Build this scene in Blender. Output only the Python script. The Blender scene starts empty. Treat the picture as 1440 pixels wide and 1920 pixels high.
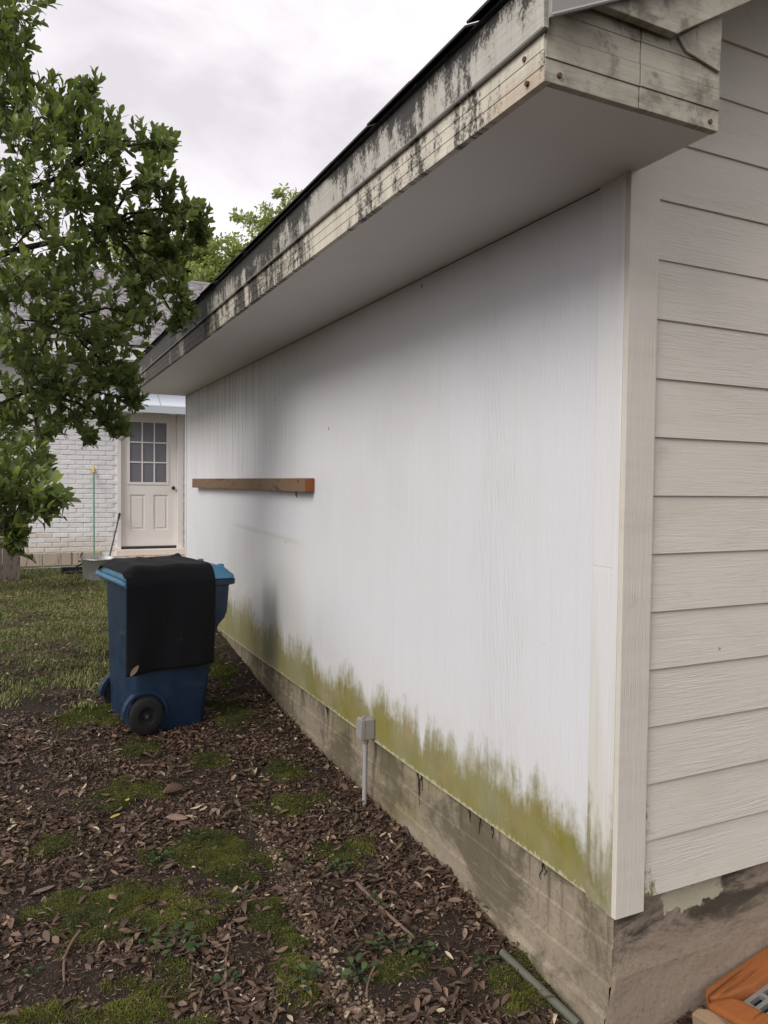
import bpy, bmesh, math, random
import numpy as np
from mathutils import Vector, Matrix, noise as mnoise
random.seed(7); RNG = np.random.default_rng(7)
S = bpy.context.scene
COL = S.collection

# ------------------------------------------------------------------ camera
F, YAW, PIT, ROLL = 1432.05, 0.4507, -0.0339, 0.0111
CAM = Vector((-1.6207, -1.729, 1.2984))
fw = Vector((math.sin(YAW)*math.cos(PIT), math.cos(YAW)*math.cos(PIT), math.sin(PIT)))
r0 = Vector((math.cos(YAW), -math.sin(YAW), 0)); u0 = r0.cross(fw)
rt = r0*math.cos(ROLL)+u0*math.sin(ROLL); up = -r0*math.sin(ROLL)+u0*math.cos(ROLL)
cam = bpy.data.cameras.new('camera'); co = bpy.data.objects.new('camera', cam); COL.objects.link(co)
cam.sensor_fit = 'HORIZONTAL'; cam.sensor_width = 36.0; cam.lens = F/1440*36.0
cam.clip_start = 0.02; cam.clip_end = 2000
M = Matrix((rt, up, -fw)).transposed().to_4x4(); M.translation = CAM
co.matrix_world = M; S.camera = co

# ------------------------------------------------------------------ world, sun, exposure
SUN_EL, SUN_AZ = math.radians(36), math.radians(246)     # azimuth clockwise from +y
w = bpy.data.worlds.new('World'); S.world = w; w.use_nodes = True
nt = w.node_tree; N = nt.nodes; Lk = nt.links
bg = N['Background']
sky = N.new('ShaderNodeTexSky'); sky.sky_type = 'NISHITA'; sky.sun_disc = False
sky.sun_elevation = SUN_EL; sky.sun_rotation = SUN_AZ
tc = N.new('ShaderNodeTexCoord')
mp = N.new('ShaderNodeMapping'); mp.inputs['Scale'].default_value = (1.5, 1.5, 2.6)
mp.inputs['Location'].default_value = (0.35, 0.15, 0.2)
cn = N.new('ShaderNodeTexNoise'); cn.inputs['Scale'].default_value = 2.1; cn.inputs['Detail'].default_value = 7
cn.inputs['Roughness'].default_value = .55; cn.inputs['Distortion'].default_value = .35
cr = N.new('ShaderNodeValToRGB')
cr.color_ramp.elements[0].position = .40; cr.color_ramp.elements[0].color = (5.35, 5.02, 5.25, 1)
cr.color_ramp.elements[1].position = .66; cr.color_ramp.elements[1].color = (7.5, 7.15, 7.3, 1)
mx = N.new('ShaderNodeMixRGB'); mx.inputs[0].default_value = .93
Lk.new(tc.outputs['Generated'], mp.inputs[0]); Lk.new(mp.outputs[0], cn.inputs['Vector'])
Lk.new(cn.outputs[0], cr.inputs[0]); Lk.new(sky.outputs[0], mx.inputs[1]); Lk.new(cr.outputs[0], mx.inputs[2])
Lk.new(mx.outputs[0], bg.inputs['Color']); bg.inputs['Strength'].default_value = 0.1
sl = bpy.data.lights.new('sun', 'SUN'); sl.energy = 1.5; sl.angle = math.radians(32); sl.color = (1, .965, .92)
so = bpy.data.objects.new('sun', sl); COL.objects.link(so)
sd = Vector((math.sin(SUN_AZ)*math.cos(SUN_EL), math.cos(SUN_AZ)*math.cos(SUN_EL), math.sin(SUN_EL)))
so.rotation_euler = sd.to_track_quat('Z', 'Y').to_euler(); so.location = sd*40
S.view_settings.view_transform = 'Standard'; S.view_settings.look = 'None'
S.view_settings.exposure = 0.68; S.view_settings.gamma = 1.0; S.view_settings.use_curve_mapping = False

# ------------------------------------------------------------------ helpers
def tag(o, label=None, cat=None, group=None, kind=None):
    if label: o['label'] = label
    if cat: o['category'] = cat
    if group: o['group'] = group
    if kind: o['kind'] = kind
    return o
def empty(name, loc=(0, 0, 0), rz=0.0):
    o = bpy.data.objects.new(name, None); o.empty_display_size = .1
    o.location = loc; o.rotation_euler = (0, 0, rz); COL.objects.link(o); return o
def inst(name, mesh, parent=None, loc=None, mat4=None):
    o = bpy.data.objects.new(name, mesh); COL.objects.link(o)
    if parent: o.parent = parent
    if loc is not None: o.location = loc
    if mat4 is not None: o.matrix_local = mat4
    return o
class MB:
    def __init__(s): s.v = []; s.f = []; s.c = None
    def poly(s, pts, faces):
        b = len(s.v); s.v += [tuple(p) for p in pts]; s.f += [tuple(i+b for i in f) for f in faces]; return s
    def box(s, a, b):
        x0, y0, z0 = a; x1, y1, z1 = b
        return s.poly([(x0,y0,z0),(x1,y0,z0),(x1,y1,z0),(x0,y1,z0),(x0,y0,z1),(x1,y0,z1),(x1,y1,z1),(x0,y1,z1)],
                      [(0,3,2,1),(4,5,6,7),(0,1,5,4),(1,2,6,5),(2,3,7,6),(3,0,4,7)])
    def prism(s, prof, axis, t0, t1):
        """prof: 2-D polygon; axis 'x' -> prof is (y,z); 'y' -> (x,z); 'z' -> (x,y)"""
        def P(a, b, t): return {'x': (t, a, b), 'y': (a, t, b), 'z': (a, b, t)}[axis]
        n = len(prof)
        return s.poly([P(a, b, t0) for a, b in prof]+[P(a, b, t1) for a, b in prof],
                      [tuple(range(n))[::-1], tuple(range(n, 2*n))]+[(i, (i+1) % n, n+(i+1) % n, n+i) for i in range(n)])
    def tube(s, pts, rad, n=8, cap=True):
        pts = [Vector(p) for p in pts]
        if not hasattr(rad, '__len__'): rad = [rad]*len(pts)
        b = len(s.v); prev = None
        for i, p in enumerate(pts):
            d = (pts[min(i+1, len(pts)-1)]-pts[max(i-1, 0)])
            d = d.normalized() if d.length > 1e-9 else Vector((0, 0, 1))
            if prev is None:
                a = d.cross(Vector((0, 0, 1)))
                if a.length < 1e-3: a = d.cross(Vector((1, 0, 0)))
            else: a = prev-d*prev.dot(d)
            a.normalize(); prev = a; q = d.cross(a)
            for k in range(n):
                t = 2*math.pi*k/n; s.v.append(tuple(p+(a*math.cos(t)+q*math.sin(t))*rad[i]))
        for i in range(len(pts)-1):
            for k in range(n):
                k2 = (k+1) % n; s.f.append((b+i*n+k, b+i*n+k2, b+(i+1)*n+k2, b+(i+1)*n+k))
        if cap:
            s.f.append(tuple(b+k for k in range(n))[::-1]); e = b+(len(pts)-1)*n; s.f.append(tuple(e+k for k in range(n)))
        return s
    def lathe(s, prof, n=24, org=(0, 0, 0), axis='z', closed=False):
        b = len(s.v); m = len(prof)
        for r, h in prof:
            for k in range(n):
                t = 2*math.pi*k/n; a, c = r*math.cos(t), r*math.sin(t)
                p = {'z': (a, c, h), 'y': (a, h, c), 'x': (h, a, c)}[axis]
                s.v.append((org[0]+p[0], org[1]+p[1], org[2]+p[2]))
        for i in range(m-1 if not closed else m):
            for k in range(n):
                k2 = (k+1) % n; j = (i+1) % m
                s.f.append((b+i*n+k, b+i*n+k2, b+j*n+k2, b+j*n+k))
        if not closed:
            s.f.append(tuple(b+k for k in range(n))[::-1]); e = b+(m-1)*n; s.f.append(tuple(e+k for k in range(n)))
        return s
    def mesh(s, name, mat, bevel=0, smooth=False, seg=2):
        me = bpy.data.meshes.new(name); me.from_pydata(s.v, [], s.f); me.update()
        bm = bmesh.new(); bm.from_mesh(me)
        bmesh.ops.recalc_face_normals(bm, faces=bm.faces)
        if bevel:
            ed = [e for e in bm.edges if len(e.link_faces) == 2 and e.calc_face_angle(0) > .6]
            bmesh.ops.bevel(bm, geom=ed, offset=bevel, segments=seg, affect='EDGES', profile=.6, clamp_overlap=True)
        bm.to_mesh(me); bm.free()
        if mat: me.materials.append(mat)
        if smooth:
            me.polygons.foreach_set('use_smooth', [True]*len(me.polygons))
            me.set_sharp_from_angle(angle=math.radians(40))
        return me
    def build(s, name, mat, parent=None, bevel=0, smooth=False, seg=2):
        return inst(name, s.mesh(name, mat, bevel, smooth, seg), parent)
def npmesh(name, V, faces_flat, n_per, mat, tone=None, smooth=False):
    """big meshes from numpy: V (n,3), faces (m,n_per)"""
    me = bpy.data.meshes.new(name)
    me.vertices.add(len(V)); me.vertices.foreach_set('co', np.asarray(V, np.float32).ravel())
    m = len(faces_flat); me.loops.add(m*n_per); me.loops.foreach_set('vertex_index', np.asarray(faces_flat, np.int32).ravel())
    me.polygons.add(m); me.polygons.foreach_set('loop_start', np.arange(0, m*n_per, n_per, dtype=np.int32))
    me.polygons.foreach_set('loop_total', np.full(m, n_per, np.int32))
    if smooth: me.polygons.foreach_set('use_smooth', np.ones(m, bool))
    me.update(calc_edges=True)
    if tone is not None:
        a = me.attributes.new('tone', 'FLOAT', 'POINT'); a.data.foreach_set('value', np.asarray(tone, np.float32))
    if mat: me.materials.append(mat)
    return me

# ------------------------------------------------------------------ material kit
class Mat:
    def __init__(s, name, rough=.6, spec=.4):
        s.m = bpy.data.materials.new(name); s.m.use_nodes = True; s.t = s.m.node_tree; s.n = s.t.nodes
        s.b = s.n['Principled BSDF']; s.b.inputs['Roughness'].default_value = rough
        s.b.inputs['Specular IOR Level'].default_value = spec
        s.tc = s.n.new('ShaderNodeTexCoord')
    def link(s, a, b): s.t.links.new(a, b)
    def setin(s, sock, v):
        if hasattr(v, 'is_output'): s.link(v, sock)
        elif isinstance(v, (tuple, list)) and sock.type == 'RGBA': sock.default_value = (*v[:3], 1)
        else: sock.default_value = v
    def xyz(s):
        q = s.n.new('ShaderNodeSeparateXYZ'); s.link(s.tc.outputs['Object'], q.inputs[0]); return q.outputs
    def noise(s, scale=(1, 1, 1), sc=1.0, det=4, rough=.55, dist=0, loc=(0, 0, 0), vec=None):
        mp = s.n.new('ShaderNodeMapping'); mp.inputs['Scale'].default_value = scale; mp.inputs['Location'].default_value = loc
        s.link(vec if vec is not None else s.tc.outputs['Object'], mp.inputs[0])
        q = s.n.new('ShaderNodeTexNoise'); q.inputs['Scale'].default_value = sc; q.inputs['Detail'].default_value = det
        q.inputs['Roughness'].default_value = rough; q.inputs['Distortion'].default_value = dist
        s.link(mp.outputs[0], q.inputs['Vector']); return q.outputs[0]
    def voro(s, scale=(1, 1, 1), sc=1.0, out='Distance', loc=(0, 0, 0)):
        mp = s.n.new('ShaderNodeMapping'); mp.inputs['Scale'].default_value = scale; mp.inputs['Location'].default_value = loc
        s.link(s.tc.outputs['Object'], mp.inputs[0])
        q = s.n.new('ShaderNodeTexVoronoi'); q.inputs['Scale'].default_value = sc
        s.link(mp.outputs[0], q.inputs['Vector']); return q.outputs[out]
    def math(s, op, a, b=0.0, c=None):
        q = s.n.new('ShaderNodeMath'); q.operation = op; s.setin(q.inputs[0], a); s.setin(q.inputs[1], b)
        if c is not None: s.setin(q.inputs[2], c)
        return q.outputs[0]
    def step(s, v, a, b):       # smooth ramp 0 at a, 1 at b
        q = s.n.new('ShaderNodeMapRange'); q.interpolation_type = 'SMOOTHSTEP'
        s.setin(q.inputs[0], v); s.setin(q.inputs[1], a); s.setin(q.inputs[2], b)
        q.inputs[3].default_value = 0; q.inputs[4].default_value = 1; return q.outputs[0]
    def lin(s, v, a, b, c=0.0, d=1.0):
        q = s.n.new('ShaderNodeMapRange'); s.setin(q.inputs[0], v)
        for i, x in enumerate((a, b, c, d)): q.inputs[1+i].default_value = x
        return q.outputs[0]
    def mix(s, f, a, b, mode='MIX'):
        q = s.n.new('ShaderNodeMixRGB'); q.blend_type = mode; s.setin(q.inputs[0], f); s.setin(q.inputs[1], a); s.setin(q.inputs[2], b)
        return q.outputs[0]
    def mul(s, *a):
        r = a[0]
        for x in a[1:]: r = s.math('MULTIPLY', r, x)
        return r
    def ramp(s, v, stops):
        q = s.n.new('ShaderNodeValToRGB'); e = q.color_ramp.elements
        e[0].position, e[0].color = stops[0][0], (*stops[0][1], 1); e[1].position, e[1].color = stops[-1][0], (*stops[-1][1], 1)
        for p, c in stops[1:-1]: k = e.new(p); k.color = (*c, 1)
        s.link(v, q.inputs[0]); return q.outputs[0]
    def attr(s, name='tone'):
        q = s.n.new('ShaderNodeAttribute'); q.attribute_name = name; return q.outputs['Fac']
    def rnd(s): return s.n.new('ShaderNodeObjectInfo').outputs['Random']
    def color(s, c): s.setin(s.b.inputs['Base Color'], c); return s
    def rough(s, c): s.setin(s.b.inputs['Roughness'], c); return s
    def bump(s, h, strength=.3, dist=.01):
        q = s.n.new('ShaderNodeBump'); q.inputs['Strength'].default_value = strength; q.inputs['Distance'].default_value = dist
        s.link(h, q.inputs['Height']); s.link(q.outputs[0], s.b.inputs['Normal']); return s

# --- painted wall panels (mildew at the foot, runs of grime under the far eave)
def wall_mat():
    k = Mat('white_painted_panel', .5, .35); x, y, z = k.xyz()
    base = k.mix(k.noise((1, 1.1, .8), 1.3), (.70, .705, .735), (.64, .645, .66))
    fine = k.noise((1, 60, 3), 1, 3); streak = k.noise((1, 17, .7), 1, 5, .65); coarse = k.noise((1, 2.3, .1), 1, 2)
    # mildew runs from the foot
    streak2 = k.noise((1, 42, .9), 1, 4, .6, 0, (1, 7, 0))
    hc = k.math('ADD', k.lin(coarse, .3, .7, .19, .36), k.mul(k.step(y, 2.4, 4.4), .10))
    gap = k.step(k.math('ABSOLUTE', k.math('SUBTRACT', y, 1.235)), 0.0, .05)
    hc = k.mul(hc, k.lin(gap, 0, 1, .55, 1))
    rel = k.math('DIVIDE', k.math('SUBTRACT', hc, z), hc)
    nA = k.noise((1, 11, 2.6), 1, 6, .62, .25, (0, 2, 3)); nB = k.noise((1, 48, 6), 1, 4, .6); nC = k.noise((1, 16, 13), 1, 6, .7, .3, (5, 1, 2))
    dn = k.math('ADD', k.math('ADD', k.mul(k.math('SUBTRACT', nA, .5), .75), k.mul(k.math('SUBTRACT', nB, .5), .55)), k.mul(k.math('SUBTRACT', nC, .5), .95))
    g = k.step(k.math('ADD', rel, k.mul(dn, .95)), -.16, .52)
    g = k.mul(g, k.lin(k.noise((1, 3, 3), 1, 4), .3, .7, .82, 1.0))
    grn = k.mix(k.noise((1, 9, 4), 1, 5), (.25, .222, .028), (.125, .112, .012))
    grn = k.mix(k.step(k.noise((1, 4, 5), 1, 4, .6, 0, (3, 1, 2)), .5, .7), grn, (.24, .18, .05))
    tint = k.mul(k.step(z, .62, .1), k.lin(streak, .3, .7, .05, .5), .5)
    col = k.mix(tint, base, (.47, .44, .26))
    col = k.mix(k.mul(g, .97), col, grn)
    # peeled flecks
    fl = k.mul(k.step(k.noise((1, 60, 22), 1, 3, .6), .69, .73), k.step(z, .30, .05))
    ed = k.step(k.math('ADD', z, k.lin(k.noise((1, 55, 22), 1, 5, .7), .3, .7, -.016, .016)), .019, .009)
    col = k.mix(k.math('MAXIMUM', fl, k.mul(ed, .6)), col, (.62, .58, .40))
    # grime runs under the far eave
    s2 = k.noise((1, 26, .55), 1, 4, .6, 0, (4, 2, 0))
    gm = k.mul(k.step(y, 2.4, 4.6), k.step(k.math('ADD', z, k.lin(s2, .3, .7, -.35, .35)), 1.25, 2.1), k.step(s2, .36, .66))
    col = k.mix(k.mul(gm, .62), col, (.25, .245, .19))
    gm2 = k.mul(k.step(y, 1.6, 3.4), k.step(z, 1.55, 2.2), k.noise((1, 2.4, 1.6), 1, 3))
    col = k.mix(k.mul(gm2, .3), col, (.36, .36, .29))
    # old horizontal scuff under the timber and a soft dark patch low on the wall
    sc = k.mul(k.step(k.math('ABSOLUTE', k.math('SUBTRACT', z, k.lin(y, 2.8, 4.5, .93, .965))), .03, .004), k.step(y, 2.75, 3.1), k.step(y, 4.7, 4.3))
    col = k.mix(k.mul(sc, .33), col, (.42, .40, .22))
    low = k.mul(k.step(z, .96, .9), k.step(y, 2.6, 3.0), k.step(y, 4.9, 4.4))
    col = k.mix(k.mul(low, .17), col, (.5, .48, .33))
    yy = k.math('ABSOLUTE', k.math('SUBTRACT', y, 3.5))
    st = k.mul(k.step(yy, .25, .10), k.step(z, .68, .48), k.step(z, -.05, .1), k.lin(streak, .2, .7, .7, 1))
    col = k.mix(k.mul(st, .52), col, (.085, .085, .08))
    col = k.mix(k.mul(k.step(k.noise((1, 20, .5), 1, 5, .65, 0, (2, 4, 1)), .5, .75), .22, k.math('SUBTRACT', 1.0, g)), col, (.50, .50, .46))
    col = k.mix(k.mul(k.step(k.noise((1, 1.3, 1.1), 1, 5, .6, .4, (1, 2, 6)), .48, .7), .25, k.math('SUBTRACT', 1.0, g)), col, (.60, .60, .585))
    # specks
    sp = k.step(k.voro((1, 3.4, 3.4), 1), .045, .02)
    col = k.mix(k.mul(sp, .75), col, (.1, .09, .08))
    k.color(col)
    wv = k.n.new('ShaderNodeTexWave'); wv.wave_type = 'RINGS'; wv.rings_direction = 'X'
    mp = k.n.new('ShaderNodeMapping'); mp.inputs['Scale'].default_value = (1, 9, .9); k.link(k.tc.outputs['Object'], mp.inputs[0])
    k.link(mp.outputs[0], wv.inputs['Vector']); wv.inputs['Scale'].default_value = 4; wv.inputs['Distortion'].default_value = 7
    wv.inputs['Detail'].default_value = 2; wv.inputs['Detail Scale'].default_value = .7
    patch = k.step(k.noise((1, 2.2, .8), 1, 2, .5, 0, (0, 5, 3)), .5, .62)
    hgt = k.math('ADD', k.mul(wv.outputs[0], patch, .32), k.math('ADD', k.mul(k.noise((1, 160, 5), 1, 3), .55), k.mul(k.noise((1, 6, 6), 1, 3), .5)))
    k.bump(hgt, .55, .006); return k.m
M_WALL = wall_mat()

def trim_mat():
    k = Mat('white_trim', .5, .35); x, y, z = k.xyz()
    base = k.mix(k.noise((6, 6, 1.2), 1, 4), (.71, .71, .72), (.62, .62, .60))
    hh = k.math('ADD', z, k.lin(k.noise((16, 16, 1.2), 1, 5, .6), .3, .7, -.16, .16))
    g = k.mul(k.step(k.math('ADD', hh, k.lin(k.noise((30, 30, 14), 1, 6, .7), .3, .7, -.09, .09)), .38, .10), k.step(x, .03, .012), k.lin(k.noise((14, 14, 9), 1, 5, .7), .3, .7, .6, 1))
    g2 = k.mul(k.step(k.math('ADD', z, k.lin(k.noise((22, 22, .8), 1, 5, .6), .3, .7, -.5, .5)), 1.05, .2), .35)
    col = k.mix(g2, base, (.47, .43, .29)); col = k.mix(k.mul(g, .93), col, k.mix(k.noise((12, 12, 5), 1), (.21, .18, .035), (.12, .10, .02)))
    k.color(col); k.bump(k.math('ADD', k.noise((150, 150, 4), 1, 3), k.mul(k.noise((25, 25, 3), 1, 3, .5, 1.5), .7)), .35, .004); return k.m
M_TRIM = trim_mat()
def siding_mat(name, green=True, gs=(5, 1, 110)):
    k = Mat(name, .55, .3); x, y, z = k.xyz()
    base = k.mix(k.noise((1.5, 1, 4), 1, 4), (.62, .59, .515), (.565, .53, .46))  # white paint darkened and warmed: the gable's shade is put into this colour
    base = k.mix(k.mul(k.step(k.noise((1.6, 1, 7), 1, 6, .7), .45, .7), .22), base, (.38, .34, .27)); base = k.mix(k.mul(k.step(k.noise((9, 1, 9), 1, 5, .6), .6, .78), .25), base, (.30, .27, .21))
    if green:
        bl = k.math('ADD', k.math('ADD', x, k.mul(z, .35)), k.lin(k.noise((34, 1, 16), 1, 5, .6), .25, .75, -.07, .07))
        g = k.mul(k.step(bl, .185, .145), k.step(z, .21, .12))
        g2 = k.mul(k.step(k.math('ADD', x, k.lin(k.noise((20, 1, 20), 1, 5, .6), .3, .7, -.04, .04)), .145, .125), k.step(k.math('ABSOLUTE', k.math('SUBTRACT', z, .28)), .06, .02))
        base = k.mix(k.math('MAXIMUM', k.mul(g, .95), k.mul(g2, .75)), base, k.mix(k.noise((40, 1, 40), 1), (.20, .18, .04), (.06, .055, .02)))
    sp = k.step(k.voro((5, 1, 5), 1), .05, .03); base = k.mix(k.mul(sp, .6), base, (.08, .07, .06))
    k.color(base)
    gr = k.noise(gs, 1, 4, .6, 1.2); pt = k.step(k.noise((1.2, 1, 5), 1, 2), .4, .6)
    k.bump(k.math('ADD', k.mul(gr, k.lin(pt, 0, 1, .35, 1.0)), k.mul(k.noise((20, 1, 20), 1), .2)), .5, .006); return k.m
M_SIDE = siding_mat('shade_tinted_lap_siding')
M_SIDE_TRIM = siding_mat('shade_tinted_corner_trim', False, (120, 60, 4))
def fascia_mat(name, amount, base_c):
    k = Mat(name, .6, .3); x, y, z = k.xyz()
    base = k.mix(k.noise((8, 3, 30), 1, 4), base_c, tuple(c*.78 for c in base_c))
    big = k.noise((1, 2.6, .6), 1, 4, .62, .2, (2, 3.3, 1)); fine = k.noise((1, 42, 30), 1, 5, .72); st = k.noise((1, 24, 2.0), 1, 4, .65)
    mid = k.noise((1, 8.5, 7), 1, 6, .68, .5, (1, 4, 2))
    m = k.math('ADD', k.math('ADD', k.mul(big, 1.0), k.mul(fine, .45)), k.math('ADD', k.mul(st, .42), k.mul(mid, .50)))
    m = k.math('ADD', m, k.mul(k.step(z, 2.36, 2.44), .20))
    m = k.math('ADD', m, k.mul(k.step(y, .3, 4.5), .2+amount))
    mold = k.step(k.math('ADD', m, k.lin(k.noise((1, 130, 110), 1, 3, .7), .3, .7, -.10, .10)), 1.25-amount, 1.43-amount)
    col = k.mix(k.mul(k.step(st, .3, .7), .45), base, (.36, .34, .27))
    rust = k.mul(k.step(y, .12, -.30), k.step(z, 2.285, 2.22), k.noise((1, 20, 20), 1))
    col = k.mix(k.mul(rust, .7), col, (.33, .17, .07))
    col = k.mix(k.mul(mold, .93), col, (.028, .026, .024))
    k.color(col); k.bump(k.math('ADD', k.noise((1, 7, 90), 1, 4), k.mul(mold, .4)), .5, .004); return k.m
M_FASCIA = fascia_mat('mouldy_white_fascia', .06, (.72, .67, .56))
M_FRIEZE = fascia_mat('mouldy_grey_upper_fascia', .05, (.56, .54, .49))
def endboard_mat():
    k = Mat('dirty_end_board', .65, .25)
    base = k.mix(k.noise((5, 1, 14), 1, 5, .6), (.46, .44, .36), (.32, .30, .235))
    d = k.step(k.noise((10, 1, 10), 1, 6, .7, .4), .48, .66); base = k.mix(k.mul(d, .75), base, (.10, .09, .06))
    base = k.mix(k.mul(k.step(k.noise((2.2, 1, 3), 1, 5, .7), .42, .62), .65), base, (.15, .135, .095))
    base = k.mix(k.mul(k.step(k.noise((30, 1, 4), 1, 3, .6), .66, .74), .75), base, (.06, .055, .045))
    k.color(base); k.bump(k.noise((7, 1, 80), 1, 4, .6, .5), .45, .005); return k.m
M_END = endboard_mat()
def simple(name, c1, c2, sc=6, rough=.6, spec=.4, bump=.2, bs=40, bd=.003, metal=0):
    k = Mat(name, rough, spec); k.color(k.mix(k.noise((1, 1, 1), sc, 5, .6), c1, c2)); k.b.inputs['Metallic'].default_value = metal
    k.rough(k.lin(k.noise((1, 1, 1), sc*2.3, 4), .3, .7, max(.05, rough-.12), min(1, rough+.12)))
    if bump: k.bump(k.noise((1, 1, 1), bs, 4), bump, bd)
    return k.m
M_SOFFIT = simple('soffit_paint', (.80, .775, .755), (.71, .69, .67), 1.6, .6, .3, .15, 25)
M_DARK = simple('dark_gap', (.03, .028, .026), (.02, .02, .02))
M_NAIL = simple('rusty_nail', (.16, .07, .03), (.05, .03, .02), 60, .7)
def shingle_mat(name, c1, c2):
    k = Mat(name, .9, .2); col = k.mix(k.noise((1, 1, 1), 2.2, 4), c1, c2)
    col = k.mix(k.lin(k.attr(), 0, 1, 0, .6), col, tuple(c*.55 for c in c1)); k.color(col); k.bump(k.noise((1, 1, 1), 220, 2), .6, .003); return k.m
M_SHING = shingle_mat('dark_algae_shingle', (.085, .08, .072), (.045, .043, .04))
M_SHING2 = shingle_mat('grey_shingle', (.33, .31, .32), (.24, .225, .23))
def concrete_mat(name, front):
    k = Mat(name, .85, .2); x, y, z = k.xyz()
    a = ((.32, .262, .20), (.225, .18, .135)) if front else ((.36, .305, .225), (.22, .182, .132))
    col = k.mix(k.noise((1, 1, 1), 4, 6, .65), *a); col = k.mix(k.mul(k.step(k.noise((1, 1, 1), 55, 4, .7), .5, .72), .45), col, tuple(q*.55 for q in a[1]))
    if front:
        d = k.mul(k.step(k.noise((3, 1, 9), 1, 6, .7, .6), .42, .60), k.step(z, -.26, -.10))
        col = k.mix(k.mul(d, .85), col, (.035, .03, .022))
        xx = k.math('ADD', x, k.lin(k.noise((30, 1, 30), 1, 4), .3, .7, -.02, .02)); zz = k.math('ADD', z, k.lin(k.noise((25, 1, 25), 1, 4, .5, 0, (3, 0, 2)), .3, .7, -.02, .02))
        wp = k.mul(k.step(xx, .245, .255), k.step(xx, .52, .50), k.step(zz, -.075, -.065), k.step(zz, .015, .005))
        col = k.mix(k.mul(wp, .8), col, (.50, .46, .34))
        col = k.mix(k.mul(k.step(k.noise((6, 1, 8), 1, 5, .7, 0, (4, 4, 4)), .66, .7), k.step(z, -.3, -.12), .7), col, (.36, .31, .22))
    else:
        g = k.mul(k.step(k.noise((1, 1.6, 1), 1, 3, .6, 0, (0, 1.2, 0)), .42, .62), k.step(y, .6, 1.4), .55)
        col = k.mix(g, col, (.15, .135, .04))
        run = k.mul(k.step(k.noise((1, 26, 1.6), 1, 5, .6), .48, .68), k.step(z, -.34, -.03), .75)
        col = k.mix(run, col, (.075, .06, .04))
        col = k.mix(k.mul(k.step(k.noise((1, 2.2, 3), 1, 6, .7, .8, (0, 3, 1)), .44, .60), .8), col, (.105, .088, .058))
        col = k.mix(k.mul(k.step(k.noise((1, 3, 4), 1, 6, .7, .8, (0, 7, 4)), .54, .66), .6), col, (.34, .31, .25))
        col = k.mix(k.mul(k.step(k.noise((1, 5, 40), 1, 5, .65), .62, .70), .45), col, (.42, .37, .28))
        col = k.mix(k.mul(k.step(k.noise((1, 3, 12), 1, 5, .7, .5), .60, .72), .5), col, (.09, .075, .055))
    k.color(col); k.bump(k.math('ADD', k.noise((1, 1, 1), 14, 6, .75), k.mul(k.noise((1, 1, 1), 110, 4), .5)), .45, .010); return k.m
M_CONC = concrete_mat('board_formed_concrete', False); M_CONCF = concrete_mat('stained_brown_concrete', True)
def lumber_mat(name, c1, c2, axis='y', sc=1.0, rough=.7):
    k = Mat(name, rough, .3); s = {'y': (30, 3, 30), 'x': (3, 30, 30), 'z': (30, 30, 3)}[axis]
    s = tuple(q*sc for q in s)
    col = k.mix(k.noise(s, 1, 5, .6, .8), c1, c2); col = k.mix(k.step(k.noise(s, .6, 4, .6, 2), .55, .68), col, tuple(q*.5 for q in c2))
    k.color(col); k.bump(k.noise(s, 1.5, 4), .4, .003); return k.m
M_LUMBER = lumber_mat('weathered_brown_lumber', (.23, .148, .085), (.135, .082, .047))
M_LUMBER_END = lumber_mat('orange_lumber_end', (.27, .09, .022), (.17, .05, .015), 'z')
M_FENCE = lumber_mat('grey_fence_wood', (.20, .17, .145), (.11, .09, .075), 'z')
M_ORANGE = lumber_mat('orange_stained_wood', (.36, .125, .036), (.17, .056, .02), 'x', .7, .45)
M_TAN = lumber_mat('pale_worn_wood', (.34, .24, .15), (.23, .15, .09), 'y', .7)
M_PAINT = simple('house_white_paint', (.80, .79, .78), (.73, .72, .71), 3, .5, .4, .1, 60)
M_DOOR = simple('warm_white_door', (.82, .775, .735), (.79, .74, .70), 2, .42, .4, 0)
M_GREY = simple('grey_plastic', (.30, .285, .265), (.22, .21, .195), 12, .5)
M_PVC = simple('grey_conduit', (.36, .35, .34), (.29, .28, .27), 7, .45)
M_GALV = simple('galvanised_steel', (.50, .51, .50), (.38, .39, .38), 9, .42, .5, .1, 30, .002, .75)
M_BLACK = simple('black_plastic', (.005, .005, .006), (.009, .009, .009), 12, .7)
M_KNOB = simple('dark_bronze', (.10, .09, .08), (.07, .06, .05), 12, .35, .5, 0, 1, 1, .8)
M_GREEN = simple('green_handle', (.02, .26, .15), (.018, .22, .13), 6, .35, .5, 0)
M_YELLOW = simple('yellow_plastic', (.80, .50, .03), (.7, .42, .02), 6, .4, .5, 0)
M_STICK = simple('dark_grey_pole', (.07, .07, .075), (.045, .045, .05), 12, .45)
M_METALROOF = simple('white_metal_roof', (.74, .79, .86), (.66, .72, .80), 3, .35, .5, .05)
M_METALTRIM = simple('blue_grey_trim', (.52, .57, .60), (.46, .50, .53), 4, .45)
def bin_mat(name, c1, c2, rough):
    k = Mat(name, rough, .5); col = k.mix(k.noise((1, 1, .4), 5, 5, .6), c1, c2)
    col = k.mix(k.mul(k.step(k.noise((3, 3, 12), 1, 5, .7), .58, .75), .35), col, (.09, .10, .10))
    k.color(col); k.rough(k.lin(k.noise((1, 1, 1), 9, 4), .3, .7, rough-.1, rough+.15)); k.bump(k.noise((1, 1, 1), 160, 2), .25, .001); return k.m
M_BIN = bin_mat('navy_blue_plastic', (.003, .022, .055), (.002, .016, .042), .5)
M_LID = bin_mat('faded_blue_lid_plastic', (.075, .23, .36), (.055, .18, .30), .4)
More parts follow.
